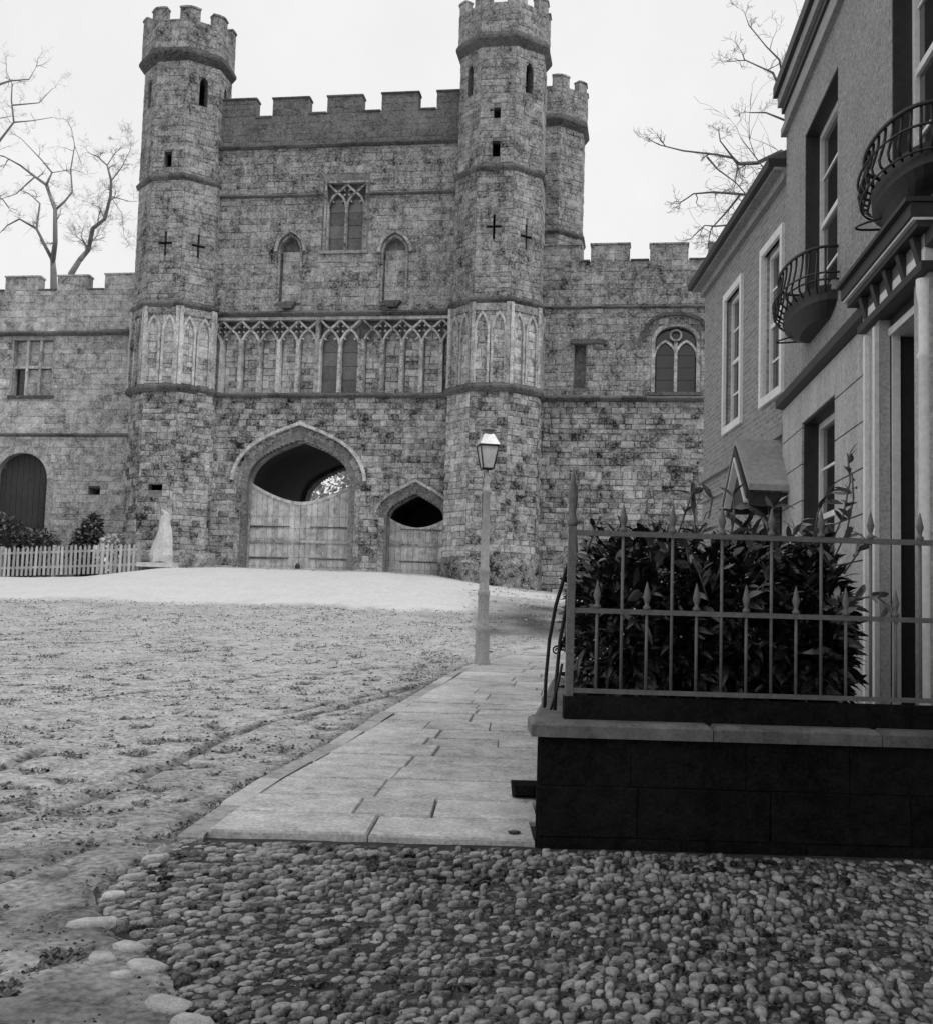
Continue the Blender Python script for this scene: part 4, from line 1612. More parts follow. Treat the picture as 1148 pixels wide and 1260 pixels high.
# eaves and hipped roof
for nm, z0, z1, pr, mt in (('eaves_board', 6.0, 6.1, .06, 'upper'), ('soffit', 6.1, 6.13, .15, 'upper'), ('gutter', 6.13, 6.22, .21, 'house_dark')):
    m_ = MB()
    m_.box(-.02, FX1 + pr, -5.6 if nm != 'eaves_board' else -.1, pr, z0, z1)
    m_.build(nm, mt, far)
m_ = MB()
m_.add([(-.02, .2, 6.22), (FX1 + .2, .2, 6.22), (FX1 + .2, -5.9, 6.22), (-.02, -5.9, 6.22), (-.02, -2.8, 7.9), (FX1 - 2.4, -2.8, 7.9)], [(0, 1, 5, 4), (1, 2, 5), (2, 3, 4, 5), (0, 4, 3), (0, 3, 2, 1)])
m_.build('roof', 'slate', far)
# door hood: open gable on brackets
HX, HR, HE, HO = .2, 3.33, 2.8, .47
def hood_slope(sg):
    m_ = MB()
    x1 = HX + sg * .62
    P = []
    for y in (0, HO):
        P += [(HX, y, HR), (x1, y, HE), (x1, y, HE - .06), (HX, y, HR - .06)]
    m_.add(P, [(0, 1, 2, 3), (7, 6, 5, 4), (0, 4, 5, 1), (1, 5, 6, 2), (2, 6, 7, 3), (3, 7, 4, 0)])
    return m_
for sg in (-1, 1):
    hood_slope(sg).build('hood_roof', 'trim', far)
    m_ = MB()
    m_.poly([(HX, HR - .07), (HX + sg * .55, HE - .06), (HX + sg * .55, HE - .14), (HX, HR - .16)], HO - .06, HO + .015)
    m_.build('barge_board', 'house_dark', far)
    m_ = MB()
    m_.poly([(HX, HR - .19), (HX + sg * .48, HE - .15), (HX + sg * .48, HE - .17), (HX, HR - .22)], HO - .06, HO + .02)
    m_.build('barge_fillet', 'white', far)
    m_ = MB()
    m_.box(HX + sg * .5 - .04, HX + sg * .5 + .04, .02, HO - .02, HE - .2, HE - .07)
    m_.build('hood_beam', 'house_dark', far)
    m_ = MB()
    m_.tube([(HX + sg * .5, .03, HE - .65), (HX + sg * .5, .16, HE - .5), (HX + sg * .5, .3, HE - .3), (HX + sg * .5, .45, HE - .2)], .03, 5)
    m_.build('hood_bracket', 'house_dark', far)
m_ = MB()
m_.poly([(HX - .46, HE - .15), (HX + .46, HE - .15), (HX, HR - .2)], HO - .1, HO - .05)
m_.build('hood_tympanum', 'house_dark', far)

# ================================================================== GARDEN WALL, RAILING, SHRUBS
GX0, GX1, GY = .40, 2.62, 6.0
gwall = thing('garden_wall', 'low black garden wall with pale coping under the iron railing', 'wall', (GX0, GY, 0), 0, zero=.2)
def G(x):
    return x - GX0
mb = MB()
mb.box(.012, GX1 - GX0, .012, .30, .1, .86)
mb.build('wall_core', 'plinth', gwall)
SIDE_ROT = (0, 0, -R_(5.7))
mb = MB()
mb.box(.012, .29, .02, 4.4, .1, .858)
mb.build('wall_core', 'plinth', gwall, rot=SIDE_ROT)
for ci, (z0, z1) in enumerate(((.12, .36), (.365, .61), (.615, .86))):
    x = 0.0
    while x < GX1 - GX0 - .02:
        w = min(rng.uniform(.45, .75), GX1 - GX0 - x)
        mb = MB()
        mb.add(stone_verts(x + .001, x + w - .001, z0 - .002, z1 + .002, .012 + rng.uniform(0, .008), .003, .006), STONE_F)
        mb.build('wall_block', 'plinth', gwall)
        x += w
    yy = 0.0
    lf = Facet(0, 0, R_(-90))
    while yy < 4.3:
        w = rng.uniform(.45, .75)
        mb = MB()
        mb.add([(p[1] + .0, -p[0], p[2]) for p in stone_verts(-yy - w + .003, -yy - .003, z0, z1, .012, .002)], STONE_F)
        mb.build('wall_block', 'plinth', gwall, rot=SIDE_ROT)
        yy += w
x = -.045
while x < GX1 - GX0 - .02:
    w = min(rng.uniform(.6, .95), GX1 - GX0 - x)
    mb = MB()
    v = [(p[0], p[2], -p[1]) for p in stone_verts(x + .002, x + w - .002, -.045, .36, .05, .004)]
    mb.add([(a, b, .885 + c) for a, b, c in v], STONE_F)
    mb.build('coping', 'coping', gwall)
    x += w
yy = .37
while yy < 4.3:
    w = rng.uniform(.6, .95)
    mb = MB()
    v = [(p[0], p[2], -p[1]) for p in stone_verts(-.045, .36, yy + .002, yy + w - .002, .05, .004)]
    mb.add([(a, b, .885 + c) for a, b, c in v], STONE_F)
    mb.build('coping', 'coping', gwall, rot=SIDE_ROT)
    yy += w
mb = MB()
mb.box(.13, GX1 - GX0, .10, .22, .9, 1.05)
mb.build('upstand', 'plinth', gwall)
mb = MB()
mb.box(.115, .235, .24, 4.3, .9, 1.048)
mb.build('upstand', 'plinth', gwall, rot=SIDE_ROT)
mb = MB()
P = [(.28, .3), (2.55, .3), (2.75, 4.3), (.68, 4.3)]
mb.add([(x, y, .1) for x, y in P] + [(x, y, .84) for x, y in P], [(3, 2, 1, 0), (4, 5, 6, 7)] + [(i, (i + 1) % 4, (i + 1) % 4 + 4, i + 4) for i in range(4)])
mb.build('garden_bed', 'soil', gwall)

rail = thing('iron_railing', 'spear-topped iron railing standing on the low garden wall', 'railing', (.555, 6.15, 0), 0, zero=1.05)
RX0 = .555
def RL(x):
    return x - RX0
for z, r0 in ((1.897, .014), (1.492, .013), (1.078, .012)):
    mb = MB()
    mb.box(0, RL(2.66), -.012, .012, z - r0, z + r0)
    mb.build('rail', 'iron', rail)
    mb = MB()
    mb.box(-.012, .012, .03, 4.1, z - r0, z + r0)
    mb.build('rail', 'iron', rail, rot=(0, 0, -R_(5.7)))
def spear(mb, x, y, z, h, w):
    mb.lathe([(.012, 0), (.02, .01), (.02, .02), (.010, .03), (.013, h * .3), (w, h * .48), (w * .75, h * .62), (.008, h * .85), (.002, h)], (x, y, z), 8, smooth=True)
def make_bar(x, y, z0, z1, spear_h, name):
    mb = MB()
    mb.tube([(x, y, z0), (x, y, z1)], .0085, 7)
    b = mb.build(name, 'iron', rail)
    s = MB()
    spear(s, x, y, z1 - .005, spear_h, .021)
    s.build('spearhead', 'iron', b)
xs = .693
tall = False
while xs < 2.62:
    if tall:
        make_bar(RL(xs), 0, 1.07, 1.91, .15, 'tall_bar')
    else:
        make_bar(RL(xs), 0, 1.07, 1.505, .15, 'short_bar')
    xs += .1295
    tall = not tall
yy = .26
while yy < 4.1:
    make_bar(yy * .0998, yy, 1.07, 1.91, .15, 'tall_bar')
    yy += .26
# corner post with pointed cap
mb = MB()
mb.box(-.02, .02, -.02, .02, 1.05, 1.93)
mb.lathe([(.024, 1.93), (.032, 1.95), (.024, 1.97), (.018, 2.0), (.026, 2.07), (.027, 2.1), (.013, 2.17), (.003, 2.23)], (0, 0, 0), 8, smooth=True)
mb.build('corner_post', 'iron', rail)
# bowed stays with scrolls on the street side
for dx, dy in ((0, .55), (.045, .38)):
    mb = MB()
    mb.tube([(-.085 + dx, dy, .945), (-.082 + dx, dy - .02, 1.12), (-.07 + dx, dy - .06, 1.33), (-.045 + dx, dy - .14, 1.52), (-.015 + dx * .4, dy - .25, 1.66), (0, max(dy - .34, .02), 1.74)], .011, 6)
    mb.build('stay', 'iron_dark', rail)
mb = MB()
mb.tube([(-.035 + .028 * (1 - i / 20) * math.cos(i * .6), .4, 1.27 + .028 * (1 - i / 20) * math.sin(i * .6)) for i in range(18)], .005, 4)
mb.tube([(-.06, .4, .945), (-.035, .36, 1.05), (-.012, .3, 1.2)], .008, 5)
mb.build('scroll', 'iron_dark', rail)

# shrubs: laurels crowding the railing
def leaf_pts(L, W, bend):
    """one folded, pointed leaf of 8 quads along +x"""
    st_ = [(0, .0), (.18, .55), (.45, 1.0), (.75, .7), (1, .02)]
    P, Fc = [], []
    for t, w in st_:
        z = -bend * t * t * L
        P += [(t * L, -w * W, z + w * W * .35), (t * L, 0, z), (t * L, w * W, z + w * W * .35)]
    for i in range(4):
        a = i * 3
        Fc += [(a, a + 3, a + 4, a + 1), (a + 1, a + 4, a + 5, a + 2)]
    return P, Fc
LEAVES = []
for k in range(6):
    P, Fc = leaf_pts(rng.uniform(.085, .125), rng.uniform(.016, .024), rng.uniform(.1, .6))
    m_ = MB()
    m_.add(P, Fc, True)
    me = m_.mesh('leaf')
    me.materials.append(M['leaf'])
    LEAVES.append(me)
M['leaf_light'] = gmat('spotted_laurel_leaf', .13, (3, .5), (60, .6), rnd=.6, rough=.3, spec=.6, bump=.1)
LIGHT = []
for me in LEAVES:
    m2_ = me.copy()
    m2_.materials[0] = M['leaf_light']
    LIGHT.append(m2_)
def leaf_rot(out, r):
    d = (out + Vector((r.gauss(0, .55), r.gauss(0, .55), r.gauss(.15, .5)))).normalized()
    q = d.to_track_quat('X', 'Z').to_matrix()
    return q @ Matrix.Rotation(r.gauss(0, .7), 3, 'X')
def shrub(label, base, blobs, count, nobj, sprigs=(), seed=1, mesh_leaves=LEAVES, mat='leaf', name='laurel_bush', scale=1.0, group=None):
    r = random.Random(seed)
    t = thing(name, label, 'shrub', (base[0], base[1], 0), 0, zero=base[2], group=group)
    b = Vector((base[0], base[1], 0))
    lv = []
    vol = [bl[1][0] * bl[1][1] * bl[1][2] for bl in blobs]
    for c, rad in blobs:
        cc = Vector(c) - b
        stm = MB()
        stm.tube([Vector((r.uniform(-.05, .05), r.uniform(-.05, .05), base[2])), cc * .5 + Vector((0, 0, base[2] * .5)), cc], [.022 * scale, .016 * scale, .006 * scale], 5)
        stm.build('stem', 'bark', t)
        n = int(count * rad[0] * rad[1] * rad[2] / sum(vol))
        for i in range(n):
            d = Vector((r.gauss(0, 1), r.gauss(0, 1), r.gauss(0, 1))).normalized()
            k = r.uniform(.35, 1) ** .45 * r.uniform(.85, 1.08)
            p = cc + Vector((d.x * rad[0], d.y * rad[1], d.z * rad[2])) * k
            if p.z < base[2] + .01:
                continue
            lv.append((p, leaf_rot(d, r), r.uniform(.5, 1.35) * scale, k))
    extra = []
    if nobj:
        for i in range(5):
            c, rad = blobs[i % len(blobs)]
            p0 = Vector((c[0] + r.uniform(-.8, .8) * rad[0], c[1] - r.uniform(.1, .8) * rad[1], c[2] + rad[2] * .75))
            d = Vector((r.gauss(0, .09), r.gauss(-.03, .05), r.uniform(.1, .2)))
            extra.append([p0, p0 + d * .6, p0 + d * 1.1])
    for path in list(sprigs) + extra:
        path = [Vector(p) - b for p in path]
        stm = MB()
        stm.tube(path, .005, 4)
        stm.build('stem', 'bark', t)
        for p, q in zip(path, path[1:]):
            for i in range(4):
                t_ = r.random()
                d = (q - p).normalized() + Vector((r.gauss(0, .7), r.gauss(0, .7), r.gauss(0, .4)))
                lv.append((p.lerp(q, t_), leaf_rot(d, r), r.uniform(.9, 1.2) * scale, 2))
    lv.sort(key=lambda e: (-(e[3] > 1.5), e[0].y - .6 * e[0].z - r.random() * .3))
    rest = MB()
    for i, (p, rm, s, k) in enumerate(lv):
        me = mesh_leaves[i % len(mesh_leaves)]
        if i < nobj and (k > 1.5 or r.random() < .05):
            me = LIGHT[i % 6]
        if i < nobj:
            link('leaf', me, None, t, None, p, rm.to_euler(), (s, s, s))
        else:
            rest.add([p + rm @ (vv.co * s) for vv in me.vertices], [tuple(pp.vertices) for pp in me.polygons], True)
    rest.build('foliage', mat, t, 'stuff')
    return t
shrub('dark glossy laurel bush filling the left of the railed garden', (.95, 6.85, .84), [((.88, 6.62, 1.35), (.28, .3, .5)), ((1.1, 6.85, 1.5), (.35, .4, .5)), ((.92, 7.2, 1.45), (.28, .4, .52)), ((1.25, 6.6, 1.25), (.3, .28, .42))], 4500, 220,
      [[(1.2, 6.75, 1.9), (1.26, 6.75, 2.08), (1.3, 6.75, 2.2)], [(1.3, 6.7, 1.85), (1.38, 6.68, 2.05), (1.4, 6.68, 2.17)], [(1.25, 6.5, 1.7), (1.2, 6.4, 1.85)], [(1.36, 6.5, 1.6), (1.4, 6.4, 1.8)]], 3)
shrub('dark laurel bush in the middle of the railed garden below the door hood', (1.6, 6.85, .84), [((1.5, 6.7, 1.35), (.34, .34, .55)), ((1.68, 7.0, 1.5), (.36, .42, .5)), ((1.78, 6.6, 1.25), (.3, .28, .42))], 3900, 220,
      [[(1.5, 6.7, 1.9), (1.53, 6.7, 2.05), (1.52, 6.7, 2.2)], [(1.7, 6.7, 1.9), (1.73, 6.7, 2.03), (1.76, 6.7, 2.15)], [(1.6, 6.42, 1.6), (1.66, 6.36, 1.75)]], 4)
shrub('dark shrub with a tall leafy spray beside the columned doorway', (2.05, 6.85, .84), [((1.98, 6.75, 1.35), (.22, .34, .52)), ((2.04, 7.0, 1.5), (.2, .36, .45)), ((1.95, 6.5, 1.2), (.14, .22, .35))], 2850, 220,
      [[(2.12, 6.85, 1.9), (2.2, 6.85, 2.1), (2.24, 6.85, 2.3), (2.22, 6.84, 2.46)], [(2.15, 6.85, 1.85), (2.22, 6.85, 2.0), (2.26, 6.85, 2.2), (2.25, 6.85, 2.35)], [(2.0, 6.8, 1.9), (2.03, 6.78, 2.1), (2.08, 6.78, 2.2)], [(2.15, 6.5, 1.6), (2.25, 6.45, 1.62), (2.33, 6.42, 1.55)]], 5)

# ================================================================== STREET LAMP
LX, LY = .27, 16.3
LZ = ground_z(0, LY) + .03
lamp = thing('street_lamp', 'pale gas street lamp with four-sided glass lantern at the kerb', 'street lamp', (LX, LY, 0), R_(12), zero=LZ)
lb = Vector((0, 0, LZ))
mb = MB()
mb.lathe([(.115, -.1), (.115, .08), (.1, .12), (.098, .5), (.106, .52), (.106, .56), (.085, .6), (.078, .75), (.078, .98), (.088, 1.0), (.088, 1.04), (.07, 1.08), (.066, 1.3), (.076, 1.32), (.076, 1.36), (.062, 1.4), (.048, 2.4), (.066, 2.42), (.066, 2.46), (.045, 2.5), (.035, 2.56), (.05, 2.6), (.022, 2.66), (.022, 2.74)], tuple(lb), 14, smooth=True)
mb.build('post', 'lamp_paint', lamp)
mb = MB()
mb.tube([(-.2, 0, LZ + 2.46), (.2, 0, LZ + 2.46)], .014, 6)
mb.build('ladder_bar', 'iron', lamp)
zb, zt, rb, rt = LZ + 2.76, LZ + 3.08, .105, .185
mb = MB()
for i in range(4):
    q0, q1 = R_(45 + 90 * i), R_(135 + 90 * i)
    mb.tube([(rb * math.cos(q0), rb * math.sin(q0), zb), (rt * math.cos(q0), rt * math.sin(q0), zt)], .011, 5)
    mb.tube([(rb * math.cos(q0), rb * math.sin(q0), zb), (rb * math.cos(q1), rb * math.sin(q1), zb)], .011, 5)
    mb.tube([(rt * math.cos(q0), rt * math.sin(q0), zt), (rt * math.cos(q1), rt * math.sin(q1), zt)], .016, 5)
mb.build('lantern_frame', 'iron_dark', lamp)
for i in range(4):
    q0, q1 = R_(45 + 90 * i), R_(135 + 90 * i)
    k = .96
    m_ = MB()
    P = [(rb * k * math.cos(q0), rb * k * math.sin(q0), zb), (rb * k * math.cos(q1), rb * k * math.sin(q1), zb), (rt * k * math.cos(q1), rt * k * math.sin(q1), zt), (rt * k * math.cos(q0), rt * k * math.sin(q0), zt)]
    k2 = .93
    P2 = [(a * k2 / k, b * k2 / k, c) for a, b, c in P]
    m_.add(P + P2, [(0, 1, 2, 3), (7, 6, 5, 4), (0, 4, 5, 1), (1, 5, 6, 2), (2, 6, 7, 3), (3, 7, 4, 0)])
    m_.build('lantern_pane', 'lamp_glass_pale', lamp)
mb = MB()
mb.lathe([(.015, zb), (.015, zb + .1), (.03, zb + .12), (.012, zb + .2)], (0, 0, 0), 8)
mb.build('burner', 'lamp_paint', lamp)
mb = MB()
mb.lathe([(.20, zt + .012), (.14, zt + .1), (.1, zt + .16), (.08, zt + .17)], (0, 0, 0), 4, R_(45))
mb.build('lantern_roof', 'lamp_glass', lamp)
mb = MB()
mb.lathe([(.085, zt + .17), (.085, zt + .21), (.11, zt + .22), (.1, zt + .235), (.05, zt + .25), (.03, zt + .27)], (0, 0, 0), 10)
mb.build('lantern_vent', 'iron', lamp)

# ================================================================== PICKET FENCE, STONE STUMP
def gpos(u, y, z=None):
    c, s = math.cos(-GYAW), math.sin(-GYAW)
    x_, y_ = GO.x + u * c - y * s, GO.y + u * s + y * c
    return Vector((x_, y_, ground_z(x_, y_) if z is None else z))
fence = thing('picket_fence', 'white picket fence in front of the pale wall', 'fence', tuple(gpos(-8, -2.5, 0)), -GYAW, zero=2.3)
FZ = 2.38
def fz(u):
    return 2.33 + (u + 10.4) * (.05 if u > -10.4 else .015)
for zz in (.28, .82):
    mb = MB()
    k = 24
    for i in range(k):
        a, b = -14 + 8.9 * i / k, -14 + 8.9 * (i + 1) / k
        mb.add([(a + 8, .0, fz(a) + zz), (b + 8, .0, fz(b) + zz), (b + 8, .0, fz(b) + zz + .08), (a + 8, .0, fz(a) + zz + .08), (a + 8, .04, fz(a) + zz), (b + 8, .04, fz(b) + zz), (b + 8, .04, fz(b) + zz + .08), (a + 8, .04, fz(a) + zz + .08)],
               [(0, 1, 2, 3), (7, 6, 5, 4), (3, 2, 6, 7), (0, 4, 5, 1)])
    mb.build('fence_rail', 'picket', fence)
pm = MB()
pm.poly([(-.045, 0), (.045, 0), (.045, 1.0), (0, 1.08), (-.045, 1.0)], -.025, -.002)
pme = pm.mesh('picket')
pme.materials.append(M['picket'])
u = -14.0
while u < -5.2:
    link('picket', pme, None, fence, None, (u + 8, 0, fz(u) + .02), (0, rng.gauss(0, .012), 0), (1, 1, rng.uniform(.96, 1.02)))
    u += .172
for u in (-14.05, -12.2, -10.4, -8.35, -6.5, -5.1):
    mb = MB()
    mb.box(u + 8 - .06, u + 8 + .06, .042, .16, fz(u) - .2, fz(u) + 1.12)
    mb.build('fence_post', 'picket', fence)

sp_ = gpos(-4.35, -2.1)
stump = thing('stone_stump', 'white broken tapering stone standing at the foot of the left turret', 'stone', (sp_.x, sp_.y, 0), -GYAW, zero=sp_.z)
r5 = random.Random(8)
mb = MB()
lv_ = [(0.0, .43, .3, 0), (.25, .44, .3, -.01), (.5, .41, .27, .02), (.8, .35, .24, .05), (1.15, .27, .2, .06), (1.4, .22, .16, .04), (1.62, .2, .14, .05), (1.74, .13, .1, .14), (1.9, .05, .05, -.08)]
P, Fc = [], []
for z, rx_, ry_, ox in lv_:
    for i in range(9):
        q = 2 * math.pi * i / 9
        P.append((ox + rx_ * math.cos(q) * r5.uniform(.85, 1.1), ry_ * math.sin(q) * r5.uniform(.85, 1.1), sp_.z + .22 + z + r5.uniform(-.03, .03)))
for j in range(len(lv_) - 1):
    for i in range(9):
        Fc.append((j * 9 + i, j * 9 + (i + 1) % 9, (j + 1) * 9 + (i + 1) % 9, (j + 1) * 9 + i))
Fc.append(tuple(range((len(lv_) - 1) * 9, len(lv_) * 9)))
mb.add(P, Fc)
mb.build('tapering_stone', 'stump', stump)
mb = MB()
mb.add(stone_verts(-.75, .62, sp_.z + .02, sp_.z + .2, .55, .02), STONE_F)
mb.build('slab', 'stump', stump)
mb = MB()
mb.box(-.6, .5, -.3, .3, sp_.z - .3, sp_.z + .04)
mb.build('slab_bed', 'string', stump)


# ================================================================== TREES (bare), ivy, courtyard foliage
def twigs(mb, p, d, L, r, depth, R0):
    pts, rad = [p], [r]
    n = 4
    q, dd = p.copy(), d.normalized()
    for i in range(n):
        dd = (dd + Vector((R0.gauss(0, .28), R0.gauss(0, .28), R0.gauss(.06, .25)))).normalized()
        q = q + dd * (L / n)
        pts.append(q.copy())
        rad.append(max(r * (1 - .75 * (i + 1) / n), .003))
        if depth > 0 and (i > 0 or R0.random() < .6):
            for _ in range(R0.choice((1, 1, 2))):
                nd = (dd + Vector((R0.gauss(0, .8), R0.gauss(0, .8), R0.gauss(.1, .6)))).normalized()
                twigs(mb, q.copy(), nd, L * R0.uniform(.4, .7), rad[-1] * .7, depth - 1, R0)
    mb.tube(pts, rad, 4, cap=False)

def tree(label, trunk, limbs, depth, mat, seed, r_trunk, twig_len, every, tdepth=2, free=0, crown_h=6):
    R0 = random.Random(seed)
    b0 = at(trunk[0][0], trunk[0][1], depth)
    gz = ground_z(b0.x, depth)
    t = thing('bare_tree', label, 'tree', (b0.x, depth, 0), 0, zero=gz)
    off = Vector((b0.x, depth, 0))
    def cv(path, wob=.5):
        out = []
        for i, (x, y) in enumerate(path):
            dy = 0 if i == 0 else R0.gauss(0, wob)
            out.append(at(x, y, depth + dy) - off)
        return out
    tp_ = cv(trunk, .1)
    tp_.insert(0, Vector((tp_[0].x + .1, 0, gz - .3)))
    mb = MB()
    n = len(tp_)
    mb.tube(tp_, [r_trunk * (1 - .45 * i / (n - 1)) for i in range(n)], 9)
    mb.build('trunk', mat, t)
    tw = MB()
    for path, r0 in limbs:
        P = cv(path)
        # keep limb starts on the trunk or on a neighbour limb: first two points share the tree's plane
        n = len(P)
        mb = MB()
        mb.tube(P, [max(.78 * r0 * (1 - .8 * i / (n - 1)), .012) for i in range(n)], 6)
        mb.build('limb', mat, t)
        for a, c in zip(P, P[1:]):
            L = (c - a).length
            k = max(1, int(L / every))
            for i in range(k):
                q = a.lerp(c, R0.random())
                d = (c - a).normalized() + Vector((R0.gauss(0, .8), R0.gauss(0, .8), R0.gauss(.1, .8)))
                twigs(tw, q, d, twig_len * R0.uniform(.5, 1.2), r0 * .22, tdepth, R0)
        twigs(tw, P[-1], P[-1] - P[-2], twig_len, max(r0 * .22, .01), tdepth, R0)
    top = tp_[-1]
    for i in range(free):      # the rest of the crown
        d = Vector((R0.gauss(0, 1), R0.gauss(0, 1), abs(R0.gauss(.8, .5)))).normalized()
        twigs(tw, top - Vector((0, 0, R0.uniform(0, crown_h * .3))), d, crown_h * R0.uniform(.5, .9), r_trunk * .35, 3, R0)
    tw.build('twigs', mat, t, 'stuff')
    return t
tree('bare forked tree rising behind the left wall, left of the turret', [(66, 400), (66, 336), (65, 320)],
     [([(65, 320), (57, 305), (45, 281), (49, 250), (36, 238)], .13), ([(65, 320), (68, 298), (68, 258), (57, 227), (43, 217), (25, 203), (5, 192)], .17),
      ([(68, 258), (79, 248), (89, 236), (87, 208), (92, 179), (89, 162)], .08), ([(57, 227), (64, 212), (51, 196), (26, 170)], .08), ([(92, 179), (100, 200)], .03),
      ([(45, 281), (24, 269), (9, 277), (-5, 291)], .08), ([(43, 217), (20, 238), (0, 245)], .05), ([(64, 212), (88, 208), (103, 212)], .03)], 56, 'bark_far', 21, .22, .8, 1.8, 2)
tree('slender leaning bare tree behind the wall, beside the left turret', [(86, 400), (88, 336), (98, 320)],
     [([(98, 320), (109, 307), (114, 281), (129, 269), (136, 241), (137, 222), (132, 203), (121, 193)], .17), ([(109, 307), (100, 291), (102, 281)], .06), ([(136, 241), (162, 248)], .04), ([(137, 222), (150, 205), (160, 185)], .05),
      ([(129, 269), (122, 255), (112, 250)], .04), ([(136, 241), (150, 262), (152, 285)], .03), ([(132, 203), (140, 190), (150, 180)], .04)], 54, 'bark_far', 22, .22, .9, .8, 3)
tree('large bare tree mostly outside the frame at far left', [(-60, 420), (-50, 300), (-32, 220)],
     [([(-32, 220), (0, 172), (17, 150), (14, 122), (15, 103), (8, 88)], .09), ([(17, 150), (40, 148), (64, 144)], .05), ([(15, 129), (48, 126), (64, 109)], .05), ([(-32, 130), (0, 103), (12, 99), (36, 97), (45, 81)], .09), ([(-32, 220), (-32, 130)], .12), ([(0, 145), (16, 142)], .03)], 55, 'bark_far', 23, .3, .8, 1.8, 2, 2, 6)
tree('bare spreading tree behind the brick house, boughs reaching left', [(1040, 760), (1020, 420), (1000, 250)],
     [([(1000, 250), (961, 186), (932, 200), (908, 201), (902, 194), (883, 190), (840, 185), (812, 178)], .075), ([(902, 194), (886, 173), (884, 160)], .03), ([(908, 201), (905, 221)], .02),
      ([(870, 193), (883, 208), (905, 224), (918, 239)], .03), ([(1010, 330), (975, 262), (938, 244), (918, 239), (878, 236), (853, 238), (840, 247)], .06), ([(910, 240), (895, 259), (875, 281), (872, 294)], .035),
      ([(1010, 330), (950, 280), (916, 275), (880, 278), (867, 277), (853, 290)], .045), ([(1000, 250), (985, 180), (967, 127), (951, 89), (940, 84), (916, 73)], .06), ([(967, 120), (959, 73), (943, 57), (921, 30)], .04), ([(972, 150), (942, 138), (924, 138)], .035)], 24, 'bark', 24, .2, .42, 1.2, 2, 2, 4)

# foliage at the foot of the left wall, and greenery seen through the passage
def leaf_set(mat, L, W):
    out = []
    for k in range(4):
        P, Fc = leaf_pts(L * rng.uniform(.8, 1.2), W, rng.uniform(.1, .6))
        m_ = MB()
        m_.add(P, Fc, False)
        me = m_.mesh('leaf')
        me.materials.append(M[mat])
        out.append(me)
    return out
LF, LP = leaf_set('leaf_far', .16, .06), leaf_set('leaf_pale', .2, .08)
p = gpos(-10.9, -.3)
shrub('dark spreading bush against the arched doorway behind the picket fence', tuple(p), [(tuple(p + Vector((-.9, 0, 1.1))), (1.3, .6, 1.3)), (tuple(p + Vector((.7, 0, .9))), (.9, .6, 1.0)), (tuple(p + Vector((-2.4, .1, 1.2))), (1.1, .6, 1.4))], 5200, 0, (), 31, LF, 'leaf_far', 'wall_bush')
p = gpos(-8.3, -.2)
shrub('tall dark ivy bush at the foot of the pale wall, under the slot', tuple(p), [(tuple(p + Vector((0, 0, 1.0))), (.55, .45, 1.0)), (tuple(p + Vector((.25, 0, 1.9))), (.35, .3, .6))], 1800, 0, (), 32, LF, 'leaf_far', 'wall_bush')
p = gpos(-7.0, -.5)
shrub('small pale rounded bush between ivy and left turret', tuple(p), [(tuple(p + Vector((0, 0, .8))), (.55, .45, .75))], 1100, 0, (), 33, LP, 'leaf_pale', 'wall_bush')
pc = at(405, 595, 66)
shrub('pale tree foliage in the courtyard seen through the gateway', (pc.x, pc.y, ground_z(pc.x, pc.y)), [((pc.x, pc.y, pc.z), (2.6, 1.6, 2.4)), ((pc.x + 2.6, pc.y + .5, pc.z + 1), (2.4, 1.6, 2.6)), ((pc.x - 2.4, pc.y, pc.z - 1), (2, 1.4, 2))], 3800, 0, (), 34, leaf_set('leaf_pale', .2, .07), 'leaf_pale', 'courtyard_tree', 1.6)

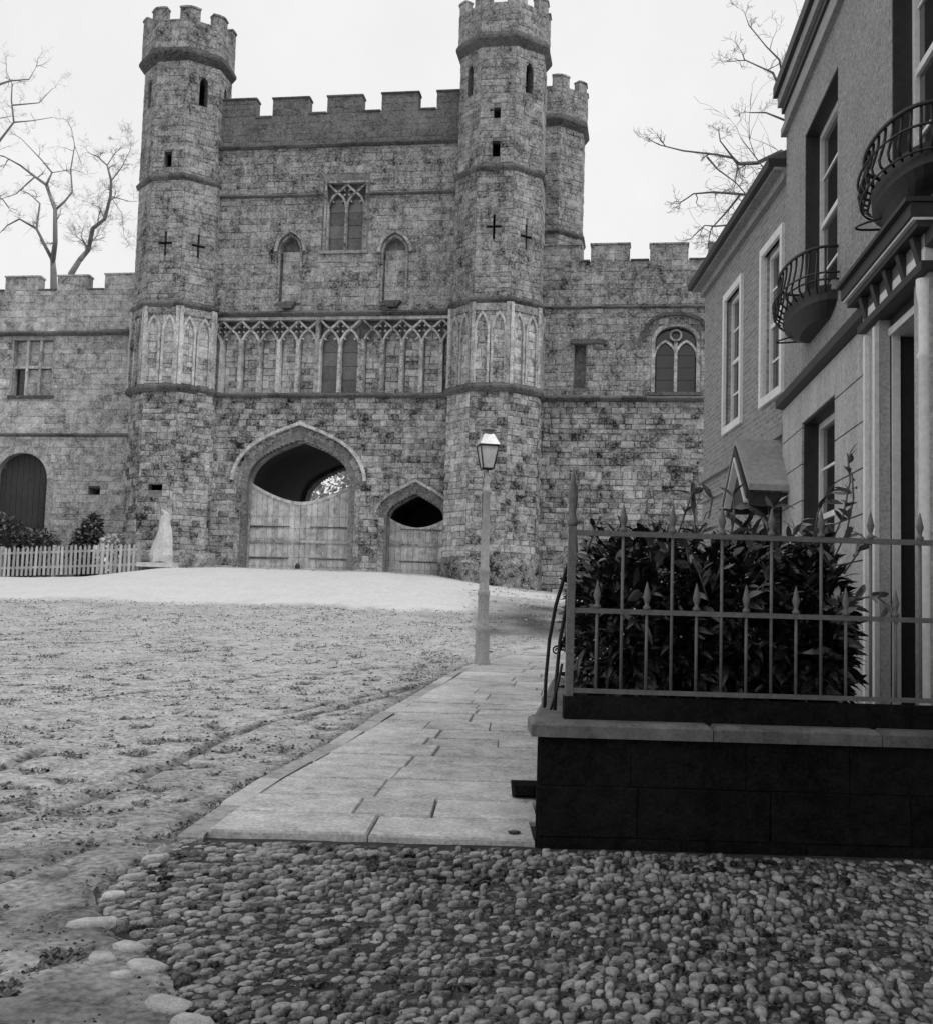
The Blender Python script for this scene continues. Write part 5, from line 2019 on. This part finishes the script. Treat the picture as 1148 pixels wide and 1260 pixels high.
# ================================================================== GRASS (uncountable)
gr = MB()
R7 = random.Random(77)
cnt = 0
while cnt < 15000:
    y = 3.3 * (42 / 3.3) ** R7.random()
    px = R7.uniform(-30, 720)
    x = (px - CX) / F_PX * y
    ed = (kerb_x(y) if y > 5.94 else cob_x(y)) - x
    if ed < .05:
        if y < 21.5 or x > 6:
            continue
    if rut_d(x, y) < .1:
        continue
    nval = mnoise.noise((x * 1.3, y * .9, 2)) + .5 * mnoise.noise((x * 5, y * 3.5, 4))
    if R7.random() > .30 + 1.2 * nval or R7.random() > smooth(1.5, 13, y) + .12:
        continue
    if 30.3 < y < 41.5 and x < 0:
        continue
    cnt += 1
    z = ground_z(x, y) - .012
    h = R7.uniform(.005, .014) * (1 + y * .05)
    for b_ in range(3):
        q = R7.uniform(0, 6.28)
        w = .005 * (1 + y * .09)
        dx, dy = math.cos(q), math.sin(q)
        ln = R7.uniform(.8, 2.4) * h
        gr.add([(x - dy * w + dx * .01, y + dx * w + dy * .01, z), (x + dy * w + dx * .01, y - dx * w + dy * .01, z), (x + dx * ln, y + dy * ln, z + h)], [(0, 1, 2)])
go = gr.build('rough_grass', 'grass', None, 'stuff')
tag(go, 'rough short grass tufts over the sloping green before the gatehouse', 'grass')

# clods and grit trodden out of the ground and into the cobbles (uncountable)
cl_ = MB()
R9 = random.Random(91)
OCT_F = [(0, 2, 4), (2, 1, 4), (1, 3, 4), (3, 0, 4)]
cnt = 0
while cnt < 15000:
    y = 3.4 * (30 / 3.4) ** R9.random()
    px = R9.uniform(-20, 1160)
    x = (px - CX) / F_PX * y
    on_cob = y < 5.9 and x > cob_x(y)
    if not on_cob:
        ed = (kerb_x(y) if y > 5.94 else cob_x(y)) - x
        if ed < .02 or (y > 21.2 and x > 0):
            continue
        if R9.random() > .22 + .9 * hoof(x, y) + .5 * mnoise.noise((x * .8, y * .7, 31)):
            continue
    elif x > 2.6 or R9.random() > .3:
        continue
    cnt += 1
    r = R9.uniform(.004, .013) * (1 + .05 * y) * (.6 if on_cob else 1)
    z = (cob_z(y) + .001 if on_cob else ground_z(x, y) - .006)
    q = R9.uniform(0, 3.14)
    c, s_ = math.cos(q) * r, math.sin(q) * r
    k = R9.uniform(.6, 1.5)
    cl_.add([(x + c * k, y + s_ * k, z), (x - c * k, y - s_ * k, z), (x - s_, y + c, z), (x + s_, y - c, z), (x + R9.uniform(-.3, .3) * r, y, z + r * R9.uniform(.5, 1.1))], OCT_F)
M['clod'] = gmat('earth_clod', .12, (1, .3), (20, .3), rnd=.85, rough=1.0, spec=.03)
tag(cl_.build('loose_clods', 'clod', None, 'stuff'), 'loose clods and grit scattered over the trodden ground and cobbles', 'clods')
# dark block on the pavement at the foot of the garden wall
blk = MB()
zb_ = ground_z(0, 7.1) + .08
blk.add([(p[0], p[1] * .1, p[2]) for p in stone_verts(-.09, .10, 0, .095, 1.2, .008)], STONE_F)
tag(blk.build('stone_block', 'plinth', None, None, (.40, 7.12, zb_)), 'small dark stone block on the pavement against the garden wall corner', 'block')
